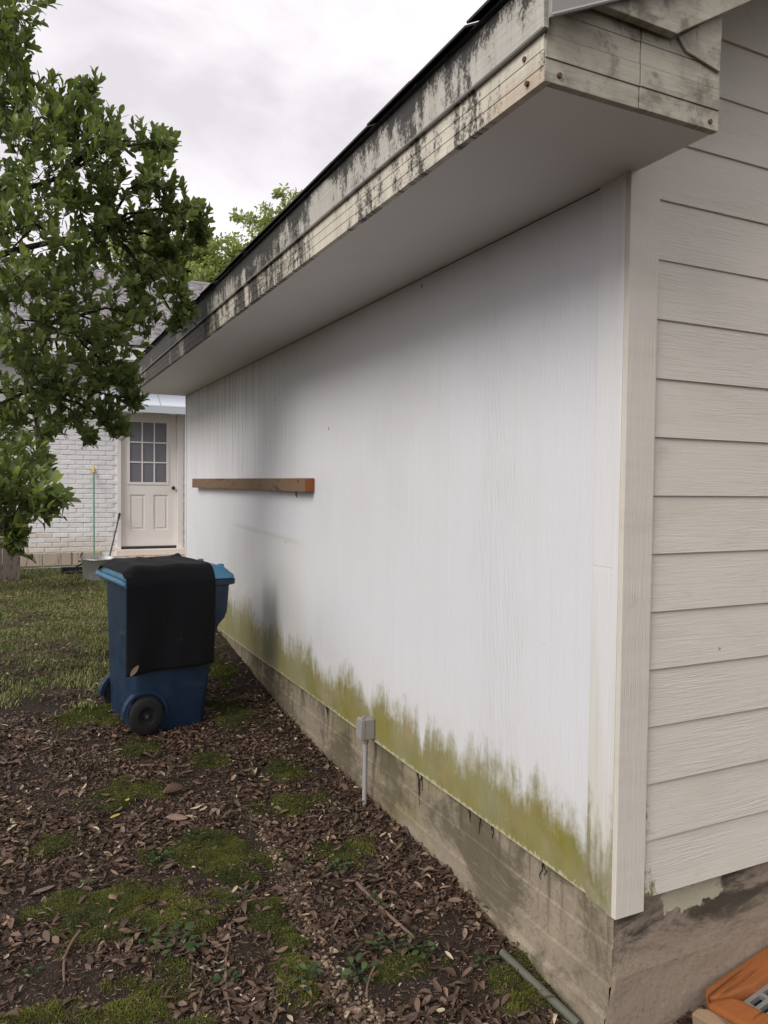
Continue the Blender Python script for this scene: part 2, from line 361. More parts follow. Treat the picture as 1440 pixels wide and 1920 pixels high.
def tarp_mat():
    k = Mat('black_cloth', .75, .13); col = k.mix(k.noise((1, 1, 1), 5, 5, .6), (.004, .004, .006), (.008, .008, .010))
    col = k.mix(k.mul(k.step(k.noise((1, 1, 1), 16, 5, .7), .64, .72), .5), col, (.06, .05, .045))
    k.color(col); k.bump(k.noise((1, 1, 1), 350, 2), .3, .001); k.b.inputs['Sheen Weight'].default_value = .05; return k.m
M_TARP = tarp_mat()
def brick_mat():
    k = Mat('white_painted_brick', .6, .35); x, y, z = k.xyz()
    col = k.mix(k.noise((1, 1, 1), 3, 5), (.86, .855, .855), (.80, .79, .785))
    a = k.mul(k.step(k.math('ADD', z, k.lin(k.noise((2.5, 1, 2), 1, 4), .3, .7, -.2, .2)), .62, .3), .75)
    g = k.n.new('ShaderNodeNewGeometry')
    col = k.mix(k.mul(k.step(k.noise((1, 1, 1), 30, 3), .68, .74), .3), col, (.45, .38, .32))
    k.color(col); k.bump(k.noise((1, 1, 1), 60, 4), .6, .004); return k.m
M_BRICK = brick_mat()
M_BRICK_LOW = simple('stained_lower_brick', (.78, .73, .66), (.72, .65, .57), 7, .7, .3, .5, 60, .004)
def block_mat():
    k = Mat('stained_block', .8, .2); col = k.mix(k.noise((1, 1, 1), 6, 5), (.55, .47, .38), (.44, .36, .28))
    col = k.mix(k.mul(k.step(k.noise((26, 1, 3), 1, 5, .65), .5, .68), .8), col, (.10, .07, .05)); k.color(col); k.bump(k.noise((1, 1, 1), 50, 4), .6, .005); return k.m
M_BLOCK = block_mat()
def glass_mat():
    k = Mat('grey_reflecting_pane', .08, .5); k.color(k.mix(k.noise((3, 1, 2), 1, 3), (.22, .22, .25), (.15, .15, .17))); k.rough(.12); return k.m
M_PANE = glass_mat()
def leaf_mat(name, stops, rough=.35, trans=.35, use='tone'):
    k = Mat(name, rough, .45); t = k.attr() if use == 'tone' else k.rnd()
    col = k.ramp(t, stops); k.color(col)
    tr = k.n.new('ShaderNodeBsdfTranslucent'); k.link(k.mix(1.0, col, (1.5, 1.6, .75), 'MULTIPLY'), tr.inputs['Color'])
    ms = k.n.new('ShaderNodeMixShader'); ms.inputs[0].default_value = trans
    k.link(k.b.outputs[0], ms.inputs[1]); k.link(tr.outputs[0], ms.inputs[2]); k.link(ms.outputs[0], k.n['Material Output'].inputs['Surface']); return k.m
LEAF_STOPS = [(0, (.085, .112, .046)), (.45, (.155, .198, .078)), (.8, (.225, .27, .11)), (.95, (.30, .31, .10)), (1, (.34, .29, .10))]
M_LEAF = leaf_mat('glossy_green_leaf', LEAF_STOPS, .33, .48); M_LEAFO = leaf_mat('glossy_green_single_leaf', LEAF_STOPS, .33, .48, use='rnd')
M_OAK = leaf_mat('yellow_green_oak_leaf', [(0, (.16, .19, .07)), (.5, (.24, .28, .11)), (1, (.33, .37, .15))], .5, .4)
M_BARK = simple('dark_bark', (.055, .042, .032), (.03, .024, .019), 9, .85, .2, .8, 35, .01)
M_BARK2 = simple('grey_bark', (.10, .085, .07), (.06, .05, .042), 3, .9, .2, .5, 12, .02)
M_LITTER = leaf_mat('dry_leaf', [(0, (.036, .021, .014)), (.4, (.100, .060, .040)), (.75, (.22, .145, .10)), (.93, (.36, .265, .185)), (1, (.5, .42, .29))], .6, .12)
M_DRY = simple('pinkish_dry_leaf', (.25, .165, .13), (.18, .115, .09), 30, .6)
M_YLEAF = simple('yellow_fallen_leaf', (.50, .44, .10), (.42, .36, .08), 30, .5)
M_BROWNLEAF = simple('curled_brown_leaf', (.13, .075, .05), (.085, .05, .035), 30, .6)
M_WEED = leaf_mat('weed_leaf', [(0, (.03, .055, .022)), (.6, (.06, .10, .035)), (1, (.10, .14, .05))], .5, .3)
M_GRASS = leaf_mat('lawn_blade', [(0, (.085, .110, .030)), (.5, (.18, .205, .070)), (.9, (.29, .30, .125)), (1, (.40, .33, .17))], .6, .25)
M_MOSS = leaf_mat('moss_tuft', [(0, (.036, .046, .008)), (.6, (.085, .098, .014)), (1, (.15, .155, .024))], .9, .2)
def pebble_mat():
    k = Mat('tan_pebble', .75, .3); k.color(k.ramp(k.attr(), [(0, (.09, .062, .04)), (.5, (.18, .128, .085)), (1, (.32, .25, .18))])); k.bump(k.noise((1, 1, 1), 120, 3), .4, .003); return k.m
M_PEBBLE = pebble_mat()
M_TWIG = simple('dry_twig', (.20, .13, .09), (.12, .08, .055), 25, .8)
M_PIPE = simple('mossy_grey_pipe', (.14, .135, .11), (.07, .075, .05), 9, .7)
M_ROOT = simple('black_root', (.025, .02, .017), (.015, .012, .01), 30, .9)
def ground_mat():
    k = Mat('damp_soil', .9, .2); x, y, z = k.xyz()
    n = k.noise((1, 1, 1), 2.2, 6, .65); f = k.noise((1, 1, 1), 42, 5, .7)
    col = k.mix(n, (.038, .027, .020), (.018, .013, .011)); col = k.mix(k.lin(f, .3, .7, 0, .7), col, (.055, .040, .030))
    gr = k.mix(k.noise((1, 1, 1), 12, 5, .7), (.075, .085, .030), (.095, .080, .040))
    lawn = k.step(k.math('ADD', y, k.lin(k.noise((1, 1, 1), 2.6, 4), .3, .7, -1.0, 1.0)), 4.0, 5.6)
    col = k.mix(k.mul(lawn, .8), col, gr)
    ms = k.mix(k.noise((1, 1, 1), 30, 5, .7), (.062, .072, .009), (.032, .042, .007))
    mm = k.step(k.math('ADD', k.attr('moss'), k.lin(f, .3, .7, -.25, .25)), .35, .65); col = k.mix(mm, col, ms)
    k.color(col); k.bump(k.math('ADD', k.mul(f, .8), k.mul(k.noise((1, 1, 1), 150, 3), .5)), .9, .02); return k.m
M_GROUND = ground_mat()

# ------------------------------------------------------------------ ground
def zbase(x, y):
    x = np.asarray(x, float); y = np.asarray(y, float)
    g = np.interp(y, [-6, -2, 0, 1.1, 2.9, 5, 10.4, 14], [-.50, -.48, -.44, -.37, -.28, -.12, .05, .08])
    wz = np.interp(y, [-2, 0, .44, .785, 1.13, 1.66, 2.22, 2.94, 3.92, 4.9, 6.5, 8], [-.47, -.455, -.388, -.35, -.333, -.328, -.30, -.28, -.18, -.06, 0, .03])
    k = np.clip(1-(.04-x)/.55, 0, 1)**1.3*((x < .3))
    far = np.clip((np.hypot(x, y)-14)/30, 0, 1)
    return (g*(1-k)+wz*k)*(1-far)
MOSS = [(-1.117,2.315,.19,.13),(-.843,1.662,.17,.13),(-1.27,1.386,.24,.12),(-1.04,1.18,.20,.12),(-.253,2.289,.14,.12),(-.352,1.913,.15,.14),
        (-.751,1.068,.09,.14),(-.745,.80,.09,.12),(-1.246,.80,.15,.13),(-.763,.60,.08,.10),(-.282,1.383,.10,.10),(-.056,.34,.10,.12),(-1.45,1.42,.13,.09),
        (-.80,1.43,.10,.12),(-.98,1.63,.14,.09),(-1.0,2.9,.14,.12),(-.28,3.3,.14,.3),(-1.15,3.5,.2,.2),(-.20,4.2,.1,.3),(-1.36,1.18,.12,.08),(-.62,1.5,.06,.10),(-1.6,.86,.14,.07),(-1.45,1.9,.10,.08),(-.62,2.6,.10,.12),(-1.2,.55,.16,.10),(-2.2,1.6,.2,.2),(-2.3,2.8,.25,.2),(-.37,.62,.10,.06)]
def fbm(x, y, s, seed=0, oct=4):
    out = np.zeros(len(x))
    for i in range(len(x)): out[i] = mnoise.fractal(Vector((x[i]*s, y[i]*s, seed)), 1.0, 2.0, oct)
    return out
def moss_mask(x, y, nz):
    m = np.zeros(len(x))
    for cx, cy, rx, ry in MOSS:
        d = np.sqrt(((x-cx)/rx)**2+((y-cy)/ry)**2); m = np.maximum(m, np.clip(1.40-d+nz*1.0, 0, 1))
    return m
xs = np.concatenate([[-400,-150,-60,-25,-12,-7,-4.5], np.arange(-3.2,-2,.10), np.arange(-2.0,.10,.025), np.arange(.12,1.6,.05), [2,3,5,9,20,60,150,400]])
ys = np.concatenate([[-300,-100,-40,-15,-6,-3,-2], np.arange(-1.5,0,.1), np.arange(0,4.2,.025), np.arange(4.2,10.6,.06), [11,13,18,30,60,150,400,800]])
X, Y = np.meshgrid(xs, ys); X = X.ravel(); Y = Y.ravel()
near = (np.abs(X) < 5) & (Y > -4) & (Y < 12)
n1 = np.zeros(len(X)); n2 = np.zeros(len(X))
n1[near] = fbm(X[near], Y[near], 1.6, 3.1, 4); n2[near] = fbm(X[near], Y[near], 9.0, 8.7, 3)
mo = np.zeros(len(X)); mo[near] = moss_mask(X[near], Y[near], n2[near])
rut = np.exp(-((X+.66+.03*np.sin(Y*4))/.05)**2)*np.clip((2.2-Y)/.5, 0, 1)*near
Z = zbase(X, Y)+n1*.022+n2*.007+mo*.018-rut*.02
fs = []
nx = len(xs); ny = len(ys)
ii, jj = np.meshgrid(np.arange(nx-1), np.arange(ny-1)); a = (jj*nx+ii).ravel()
fs = np.stack([a, a+1, a+1+nx, a+nx], 1)
gm = npmesh('ground', np.stack([X, Y, Z], 1), fs, 4, M_GROUND, None, True)
at = gm.attributes.new('moss', 'FLOAT', 'POINT'); at.data.foreach_set('value', mo.astype(np.float32))
tag(inst('ground', gm), 'bare damp soil with moss running beside the white outbuilding', kind='structure')
ZG = Z.reshape(ny, nx)
def gz(x, y):
    x = np.atleast_1d(np.asarray(x, float)); y = np.atleast_1d(np.asarray(y, float))
    i = np.clip(np.searchsorted(xs, x)-1, 0, nx-2); j = np.clip(np.searchsorted(ys, y)-1, 0, ny-2)
    tx = (x-xs[i])/(xs[i+1]-xs[i]); ty = (y-ys[j])/(ys[j+1]-ys[j])
    return (ZG[j,i]*(1-tx)+ZG[j,i+1]*tx)*(1-ty)+(ZG[j+1,i]*(1-tx)+ZG[j+1,i+1]*tx)*ty
def g1(x, y): return float(gz(x, y)[0])

# ------------------------------------------------------------------ white outbuilding
L, HS, EXP, ZS = 6.4625, 2.23, .178, .0318
W = 5.0; SLOPE = .5
shed = tag(empty('outbuilding', (0, 0, 0)), 'white panelled outbuilding with mildewed walls, gable siding tinted cream for shade and deep box eave', 'building')
fo = MB()        # foundation, long side: slightly uneven board-formed concrete
ny_ = 90; zz_ = [-.9, -.46, -.40, -.345, -.335, -.25, -.245, -.14, -.13, -.125, -.06, .0, .03]
def fx(y, z):
    o = .046
    if z < -.128: o = .040
    if z < -.248: o = .030
    if z < -.34: o = .014
    return o+.006*mnoise.fractal(Vector((y*3, z*9, 1)), 1, 2, 4)
yy_ = np.linspace(.045, L-.02, ny_)
fo.poly([(fx(y, z), y, z) for y in yy_ for z in zz_], [(i*len(zz_)+j, i*len(zz_)+j+1, (i+1)*len(zz_)+j+1, (i+1)*len(zz_)+j) for i in range(ny_-1) for j in range(len(zz_)-1)])
fo.poly([(.5, .045, .03), (.5, L-.02, .03), (fx(.045, .03), .045, .03), (fx(L-.02, .03), L-.02, .03)], [(0, 1, 3, 2)])
fo.build('foundation_side', M_CONC, shed)
ff = MB(); xx_ = np.linspace(.012, W, 130); zf_ = [-.9, -.5, -.42, -.36, -.30, -.245, -.225, -.185, -.15, -.10, -.05, 0, .03]
def fy(x, z):
    o = .046+.004*mnoise.fractal(Vector((x*5, z*12, 6)), 1, 2, 4)
    if z < -.215: o -= .005
    return o
def cornx(x, z):
    return x if x > .02 else fx(.045, z)
ff.poly([(cornx(x, z), fy(x, z) if x > .02 else .045, z) for x in xx_ for z in zf_], [(i*len(zf_)+j, (i+1)*len(zf_)+j, (i+1)*len(zf_)+j+1, i*len(zf_)+j+1) for i in range(len(xx_)-1) for j in range(len(zf_)-1)])
ff.build('foundation_front', M_CONCF, shed)
# wall panels 1.22 m wide
y0 = .131; ed = [y0, 1.02, 2.24, 3.46, 4.68, 5.90, L-.03]
for a, b in zip(ed[:-1], ed[1:]):
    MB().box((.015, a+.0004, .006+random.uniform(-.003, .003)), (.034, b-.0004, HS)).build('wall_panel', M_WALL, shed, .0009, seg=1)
MB().box((.006, L-.03, .004), (.04, L+.01, HS)).build('corner_board', M_TRIM, shed, .002)
MB().box((.004, .0335, .002), (.0148, .1295, 1.0578)).build('corner_board', M_TRIM, shed, .002)
MB().box((.0045, .0335, 1.058), (.0148, .1295, HS)).build('corner_board', M_TRIM, shed, .002)
o = MB().box((0, -.008, 0), (.115, .032, 2.66)).build('corner_board', M_SIDE_TRIM, shed, .0025); tag(o, 'corner board on the gable side, tinted cream for shade')
# white strip for the board's lit edge; its gable face carries the shade tint
MB().box((-.0025, .010, .001), (-.0003, .0315, HS)).build('lit_edge_strip', M_TRIM, shed, .0008, seg=1)
MB().box((.036, .05, .03), (.12, L-.02, HS+.0)).build('wall_core', M_TRIM, shed)
MB().prism([(.12, .03), (W-.05, .03), (W-.05, 2.6), (W/2, 2.6+SLOPE*W/2-.05), (.02, 2.72), (.02, 2.24), (.12, 2.24)], 'y', .024, .06).build('gable_core', M_DARK, shed)
MB().box((W-.05, .05, .03), (W, L, HS)).build('rear_wall', M_TRIM, shed)
MB().prism([(.04, .03), (W, .03), (W, 2.3), (W/2, 2.3+SLOPE*W/2-.05), (.04, 2.25)], 'y', L-.029, L).build('end_wall', M_TRIM, shed)
# lap siding, each board a part
nb = 24
for k in range(nb):
    z0 = ZS+k*EXP; z1 = z0+EXP+.024
    xl = .1165; xr = W-.03
    if z1 > 2.60: xl = max(xl, (z1-2.735)/SLOPE); xr = W-xl
    if xr-xl < .4: break
    xl2 = xl; 
    b = MB(); dj = random.uniform(-.001, .001)
    cuts = [xl]+([1.55+.9*(k % 3)] if xr > 2.6 and xl < 1.4 else [])+[xr]
    for c0, c1 in zip(cuts[:-1], cuts[1:]):
        bb = MB().prism([(.004+dj, z0), (.0135+dj, z0), (.0215, z1), (.0125, z1)], 'x', c0+(.001 if c0 != xl else 0), c1-.001)
        bb.build('siding_board', M_SIDE, shed, .0012, seg=1)
# eave: soffit, fascia boards, upper fascia, drip bead, end boards, rake
OX, G = -.5506, -.315
MB().box((OX+.0205, G+.0205, HS-.004), (.0205, L+.02, HS+.012)).build('soffit', M_SOFFIT, shed)
MB().box((.0142, .135, HS-.0075), (.0147, L-.04, HS-.0042)).build('soffit_gap', M_BARK2, shed)
ys_f = [G+.001, 2.1, 4.55, L+.04]
rows = [(2.208, 2.2424), (2.2427, 2.2771), (2.2774, 2.3120)]
for i in range(3):
    for j, (a, b) in enumerate(rows):
        MB().box((OX-.0015*j, ys_f[i]+(.0015 if i else 0), a), (OX+.0205, ys_f[i+1], b)).build('fascia_board', M_FASCIA, shed, .0004, seg=1)
MB().box((OX+.003, G+.02, 2.236), (OX+.02, L+.03, 2.44)).build('fascia_backing', M_END, shed)
def wob(y): return .008*mnoise.noise(Vector((y*.9, 2, 0)))+.003*mnoise.noise(Vector((y*4, 5, 0)))
mb = MB(); q = np.linspace(G-.018, L+.05, 60)
mb.poly([p for y in q for p in ((OX-.004, y, 2.3135), (OX-.016, y, 2.3135), (OX-.022+wob(y)*.3, y, 2.437+wob(y)), (OX-.004, y, 2.437+wob(y)))],
        [(i*4+a, i*4+(a+1) % 4, i*4+4+(a+1) % 4, i*4+4+a) for i in range(59) for a in range(4)]+[(0, 1, 2, 3), (59*4, 59*4+3, 59*4+2, 59*4+1)])
mb.build('upper_fascia', M_FRIEZE, shed)
MB().tube([(OX-.013, G-.012, 2.316), (OX-.013, 2, 2.3175), (OX-.013, L+.045, 2.316)], .0045, 6).build('drip_bead', M_PVC, shed, smooth=True)
# end boards of the box return (individual planks)
erows = [2.2082, 2.260, 2.312, 2.364, 2.416, 2.470]
for j in range(5):
    jo = -.0022*(j % 2)-.0006*(j % 3)
    MB().box((OX+.0015 if j < 2 else OX+.004, G+jo, erows[j]), (-.2715, G+.0195, erows[j+1]-.0003)).build('end_board', M_END, shed, .0011, seg=1)
    MB().box((-.2685, G+jo-.0008, erows[j]+.0008), (-.004, G+.0195, erows[j+1]+.0004)).build('end_board', M_END, shed, .0011, seg=1)
MB().box((OX+.02, G+.02, 2.246), (-.0055, G+.05, 2.47)).build('end_board_backing', M_END, shed)
MB().prism([(OX+.03, 2.243), (-.004, 2.243), (-.004, 2.47), (OX+.03, 2.42)], 'y', G+.051, .0).build('box_return_side', M_END, shed)
MB().prism([(-.158, 2.402), (-.130, 2.374), (-.012, 2.352), (-.008, 2.50)], 'y', G-.010, G-.0025).build('patch_board', M_END, shed, .0015, seg=1)
MB().prism([(-.462, 2.393), (-.186, 2.389), (-.165, 2.403), (2.5, 2.403+2.665*.585), (2.5, 2.54+2.5*.60), (-.42, 2.412)], 'y', G-.034, G-.011).build('rake_board', M_END, shed, .002)
MB().prism([(OX-.02, 2.318), (2.5, 2.318+(2.5-OX)*.470), (2.5, 2.318+(2.5-OX)*.470+.25), (OX-.02, 2.455)], 'y', G-.048, G-.036).build('rake_flashing', M_GREY, shed, .001, seg=1)
MB().tube([(OX-.02, G-.049, 2.320), (2.5, G-.049, 2.320+(2.5-OX)*.470)], .004, 6).build('drip_bead', M_PVC, shed)
MB().prism([(.0, 2.705), (2.5, 2.705+2.5*.5), (2.5, 2.716+2.5*.5), (.0, 2.716)], 'y', G-.01, .003).build('rake_soffit', M_SOFFIT, shed)
for (x, z) in [(-.51, 2.228), (-.035, 2.2275)]:
    MB().lathe([(.0001, G-.006), (.0055, G-.006), (.0065, G+.001)], 10, (x, 0, z), 'y').build('nail_head', M_NAIL, shed)
for (y, z) in [(-.245, 2.288), (-.255, 2.228)]:
    MB().lathe([(.0001, OX-.007), (.006, OX-.007), (.0065, OX+.001)], 10, (0, y, z), 'x').build('nail_head', M_NAIL, shed)
# roof deck and shingles
roof = MB().prism([(OX-.035, 2.440), (2.5, 2.440+(2.5-OX+.035)*SLOPE), (W-OX+.035, 2.440), (W-OX+.035, 2.446), (2.5, 2.446+(2.5-OX+.035)*SLOPE), (OX-.035, 2.446)], 'y', G-.05, L+.06).build('roof', M_DARK, shed)
V = []; Fq = []; T = []
def tab(p, du, dv, nrm, t, tone):
    b = len(V); a = np.array(p); du = np.array(du); dv = np.array(dv); nn = np.array(nrm)*t
    for s_ in (0, 1):
        for q_ in (a, a+du, a+du+dv, a+dv): V.append(q_+nn*s_); T.append(tone)
    for f in ((4,5,6,7),(0,1,5,4),(1,2,6,5),(3,0,4,7)): Fq.append([b+i for i in f])
ln = math.hypot(1, SLOPE); dsl = np.array((1, 0, SLOPE))/ln; nn_ = np.array((-SLOPE, 0, 1))/ln
for c in range(24):
    s0 = c*.14
    y = G-.055-(.1 if c % 2 else 0)
    while y < L+.06:
        wd = .30+random.uniform(-.01, .01)
        p = np.array((OX-.047, 0, 2.4415))+dsl*(s0+random.uniform(-.006, .006))+nn_*(.004+random.uniform(0, .004)); p[1] = max(y, G-.062)
        p[2] += wob(y) if c == 0 else 0
        tab(p, (0, min(wd-.006, L+.07-p[1]), 0), dsl*.17, nn_, .0045+random.uniform(0, .002), random.random()); y += wd
sh = npmesh('shingles', np.array(V), np.array(Fq), 4, M_SHING, T)
so_ = inst('shingles', sh, roof); so_['kind'] = 'stuff'

# ------------------------------------------------------------------ ground-level cladding details on the long wall
tb = tag(empty('timber_rail', (-.02, 4.2, 1.3)), 'weathered brown timber rail fixed level across the white wall above the bin', 'board')
b = MB(); nseg = 16
ya = np.linspace(-1.58, 1.66, nseg)
b.poly([p for y in ya for p in ((-.026+.002*math.sin(y*3), y, .046-.005+.010*(y+1.7)/3.4), (.033, y, .046-.005+.010*(y+1.7)/3.4), (.033, y, -.043+.006*(y+1.7)/3.4), (-.026+.002*math.sin(y*3), y, -.043+.006*(y+1.7)/3.4))],
       [(i*4+k, i*4+(k+1) % 4, i*4+4+(k+1) % 4, i*4+4+k) for i in range(nseg-1) for k in range(4)]+[(0, 1, 2, 3), ((nseg-1)*4, (nseg-1)*4+3, (nseg-1)*4+2, (nseg-1)*4+1)])
b.build('rail', M_LUMBER, tb, .004)
MB().box((-.0265, -1.5835, -.040), (.0325, -1.5785, .038)).build('sawn_end', M_LUMBER_END, tb, .001, seg=1)
MB().tube([(-.012, -1.38, -.040), (-.014, -1.385, -.062), (-.010, -1.39, -.082)], [.006, .005, .002], 6).build('splinter', M_BARK, tb)
for yq in (-1.45, -.65, .25, 1.15):
    MB().lathe([(.0001, -.0295), (.005, -.0295), (.0055, -.024)], 10, (0, yq, .01+.02*math.sin(yq*7)), 'x').build('screw_head', M_NAIL, tb)
eb = tag(empty('outlet_box', (.0, 1.755, .03)), 'grey weatherproof electrical box on a thin conduit at the foot of the white wall', 'electrical box')
MB().box((-.048, -.048, -.012), (.0145, .044, .108)).build('box', M_GREY, eb, .006)
MB().prism([(-.048, -.008), (-.075, -.004), (-.068, .104), (-.052, .112), (-.048, .104)], 'y', -.052, .048).build('cover', M_GREY, eb, .003)
hb = MB()
for i in range(4): hb.box((-.066+.012*i, -.042+.02*i, .109), (-.058+.012*i, -.030+.02*i, .118))
hb.build('hinge', M_PVC, eb, .001, seg=1)
for ch_ in eb.children: ch_.scale = (.9, .66, .86)
zg_ = g1(-.02, 1.755)
MB().tube([(-.026, .0, -.010), (-.026, .0, -.2), (-.027, .001, zg_-.03-.06)], .0125, 12).build('conduit', M_PVC, eb, smooth=True)
MB().lathe([(.016, -.012), (.0175, -.014), (.0175, -.032), (.015, -.036)], 14, (-.026, 0, 0)).build('conduit_collar', M_GREY, eb, smooth=True)
vines = [(1.30, .17, 'longest forked black root hanging from the mildewed panel just right of the outlet box'),
         (2.45, .10, 'dark root tuft under the panel edge left of the outlet box'),
         (.87, .085, 'leftmost of three thin dark roots between forked root and building corner'),
         (.79, .10, 'middle one of three thin dark roots between forked root and building corner'),
         (.71, .075, 'rightmost of three thin dark roots between forked root and building corner'),
         (.39, .10, 'short dark root hanging on the concrete nearest the building corner')]
for y, ln_, lab in vines:
    t = MB(); nbr = 5 if ln_ > .15 or y > 2 else 2
    for j in range(nbr):
        yb = y+random.uniform(-.05, .05)*(1 if nbr > 2 else .3); pts = []; px = yb
        for s_ in range(7):
            z = .006-ln_*s_/6*random.uniform(.85, 1)*(1 if j == 0 else random.uniform(.4, .8)); px += random.uniform(-.012, .012)+(y-px)*.2
            pts.append((fx(px, z)-.004, px-y, z))
        t.tube(pts, [.0028*(1-.1*s_) for s_ in range(7)], 5)
    o = t.build('hanging_root', M_ROOT); o.location = (0, y, 0); tag(o, lab, 'root', 'dark roots hanging over the concrete')

# ------------------------------------------------------------------ wheeled bin and its black cloth
BL = Vector((-.705, 3.43, 0)); BR = .13; BL.z = g1(-.70, 3.43)-.005
bin_ = tag(empty('wheeled_bin', BL, BR), 'blue wheeled rubbish bin with faded lid and black wheels beside the white wall', 'bin')
def sect(xa, xb, hy, z, r=.05, n=5):
    pts = []
    for cx, cy, a0 in ((xb-r, hy-r, 0), (xa+r, hy-r, 90), (xa+r, -hy+r, 180), (xb-r, -hy+r, 270)):
        for k in range(n): t = math.radians(a0+90*k/(n-1)); pts.append((cx+r*math.cos(t), cy+r*math.sin(t), z))
    return pts
secs = [(-.350, .165, .285, .0), (-.355, .172, .29, .02), (-.362, .200, .302, .25), (-.368, .232, .313, .50), (-.370, .252, .318, .60), (-.371, .275, .322, .655), (-.372, .320, .326, .70),
        (-.373, .338, .330, .745), (-.374, .347, .340, .90), (-.375, .350, .343, .945)]
def loft(secs, r=.05, caps=(True, True)):
    m = MB(); n = 20
    for s_ in secs: m.v += sect(*s_, r=r) if len(s_) == 4 else s_
    for i in range(len(secs)-1):
        for k in range(n): m.f.append((i*n+k, i*n+(k+1) % n, (i+1)*n+(k+1) % n, (i+1)*n+k))
    if caps[0]: m.f.append(tuple(range(n))[::-1])
    if caps[1]: m.f.append(tuple((len(secs)-1)*n+k for k in range(n)))
    return m
loft(secs).build('body', M_BIN, bin_, smooth=True)
loft([(-.385, .362, .352, .925), (-.395, .384, .362, .930), (-.395, .386, .364, .962), (-.385, .378, .356, .967)], .05).build('rim', M_BIN, bin_, smooth=True)
lid = loft([(-.400, .378, .357, .968), (-.405, .383, .362, .972), (-.405, .380, .360, .990), (-.40, .352, .342, 1.012), (-.385, .320, .325, 1.040), (-.36, .27, .29, 1.054), (-.33, .20, .24, 1.058)], .06).build('lid', M_LID, bin_, smooth=True)
for q_ in (-.215, .17): MB().box((.315, q_, 1.018), (.35, q_+.045, 1.05)).build('lid_catch', M_LID, lid, .006)
MB().tube([(-.395, -.335, .945), (-.425, -.335, .965), (-.440, -.31, .972), (-.440, .31, .972), (-.425, .335, .965), (-.395, .335, .945)], .017, 10).build('handle', M_LID, bin_, smooth=True)
for sgn in (-1, 1):
    wz = .122; yy2 = sgn*.315
    wh = MB().lathe([(.060, -.030), (.105, -.033), (.118, -.026), (.122, -.010), (.122, .010), (.118, .026), (.105, .033), (.060, .030), (.055, .018), (.055, -.018)], 32, (-.275, yy2, wz), 'y', True).build('wheel', M_BLACK, bin_, smooth=True)
    MB().lathe([(.001, -.022), (.022, -.024), (.028, -.012), (.056, -.016), (.056, .016), (.028, .012), (.022, .024), (.001, .022)], 24, (-.275, yy2, wz), 'y').build('hub', M_BLACK, wh, smooth=True)
MB().tube([(-.275, -.345, .122), (-.275, .345, .122)], .011, 8).build('axle', M_STICK, bin_)
for sgn in (-1, 1):
    arch = MB()
    pr = [(-.275+r_*math.cos(math.radians(a)), .122+r_*math.sin(math.radians(a))) for r_, rng in ((.158, range(0, 181, 15)), (.140, range(180, -1, -15))) for a in rng]
    n_ = len(pr)//2; b0 = len(arch.v)
    for yq in (sgn*.262, sgn*.318): arch.v += [(p[0], yq, p[1]) for p in pr]
    m_ = len(pr)
    for i in range(m_): arch.f.append((i, (i+1) % m_, m_+(i+1) % m_, m_+i))
    for i in range(n_-1):
        arch.f.append((i, i+1, m_-2-i, m_-1-i)); arch.f.append((m_+i, m_+m_-1-i, m_+m_-2-i, m_+i+1))
    arch.build('wheel_arch', M_BIN, bin_)
bin_.scale = (.87, 1, .97)
# black cloth lying over the lid and hanging down the near side
nu, nv = 44, 60
def cloth(u, v):
    """u 0..1 left to right, v 0..1 from the far lid edge over to the hanging hem"""
    x = -.425+u*(.605+.03*math.sin(v*3)); top = 1.064
    lenT = .70; s = v*1.31
    y = .34-s
    edge = -.362; r = .035
    if y > edge+r:
        k = max(0, 1-((x+.05)/.36)**2); z = top+.004+.003*mnoise.noise(Vector((u*7, v*9, 2)))+.007*mnoise.noise(Vector((u*4, v*6, 5)))
        z += -.045*max(0, -(x+.33))/.1 if x < -.33 else 0
        z += -.05*(max(0, abs(y)-.27)/.09)**1.3
        z -= .03*max(0, x-.16)
        if u > .85 and v < .1: z += .045*(u-.85)/.15*(1-v/.1)
        return (x, y, z)
    a = (edge+r-y)/r
    if a < math.pi/2: return (x, edge+r-r*math.sin(a), 1.018-r+r*math.cos(a)-.002)
    d = (a-math.pi/2)*r
    w1 = (d/.6)
    yy = edge-.004-.018*w1*math.sin(u*9+1)-.014*w1*mnoise.noise(Vector((u*5, v*3, 9)))+.030*w1
    hem = 1+.055*u*-1
    return (x+.035*w1*(u-.2)+.008*w1, yy-.004, .983-d*(1.0-.03*u)*1.0)
cl = MB()
cl.poly([cloth(i/(nu-1), j/(nv-1)) for i in range(nu) for j in range(nv)], [(i*nv+j, i*nv+j+1, (i+1)*nv+j+1, (i+1)*nv+j) for i in range(nu-1) for j in range(nv-1)])
me = cl.mesh('cloth', M_TARP, smooth=True)
o = inst('cloth', me); o.location = BL; o.rotation_euler = (0, 0, BR); o.scale = (.87, 1, .97)
sm = o.modifiers.new('thick', 'SOLIDIFY'); sm.thickness = .004; sm.offset = 1
tag(o, 'black cloth draped over the bin lid and hanging down its near side', 'cloth')

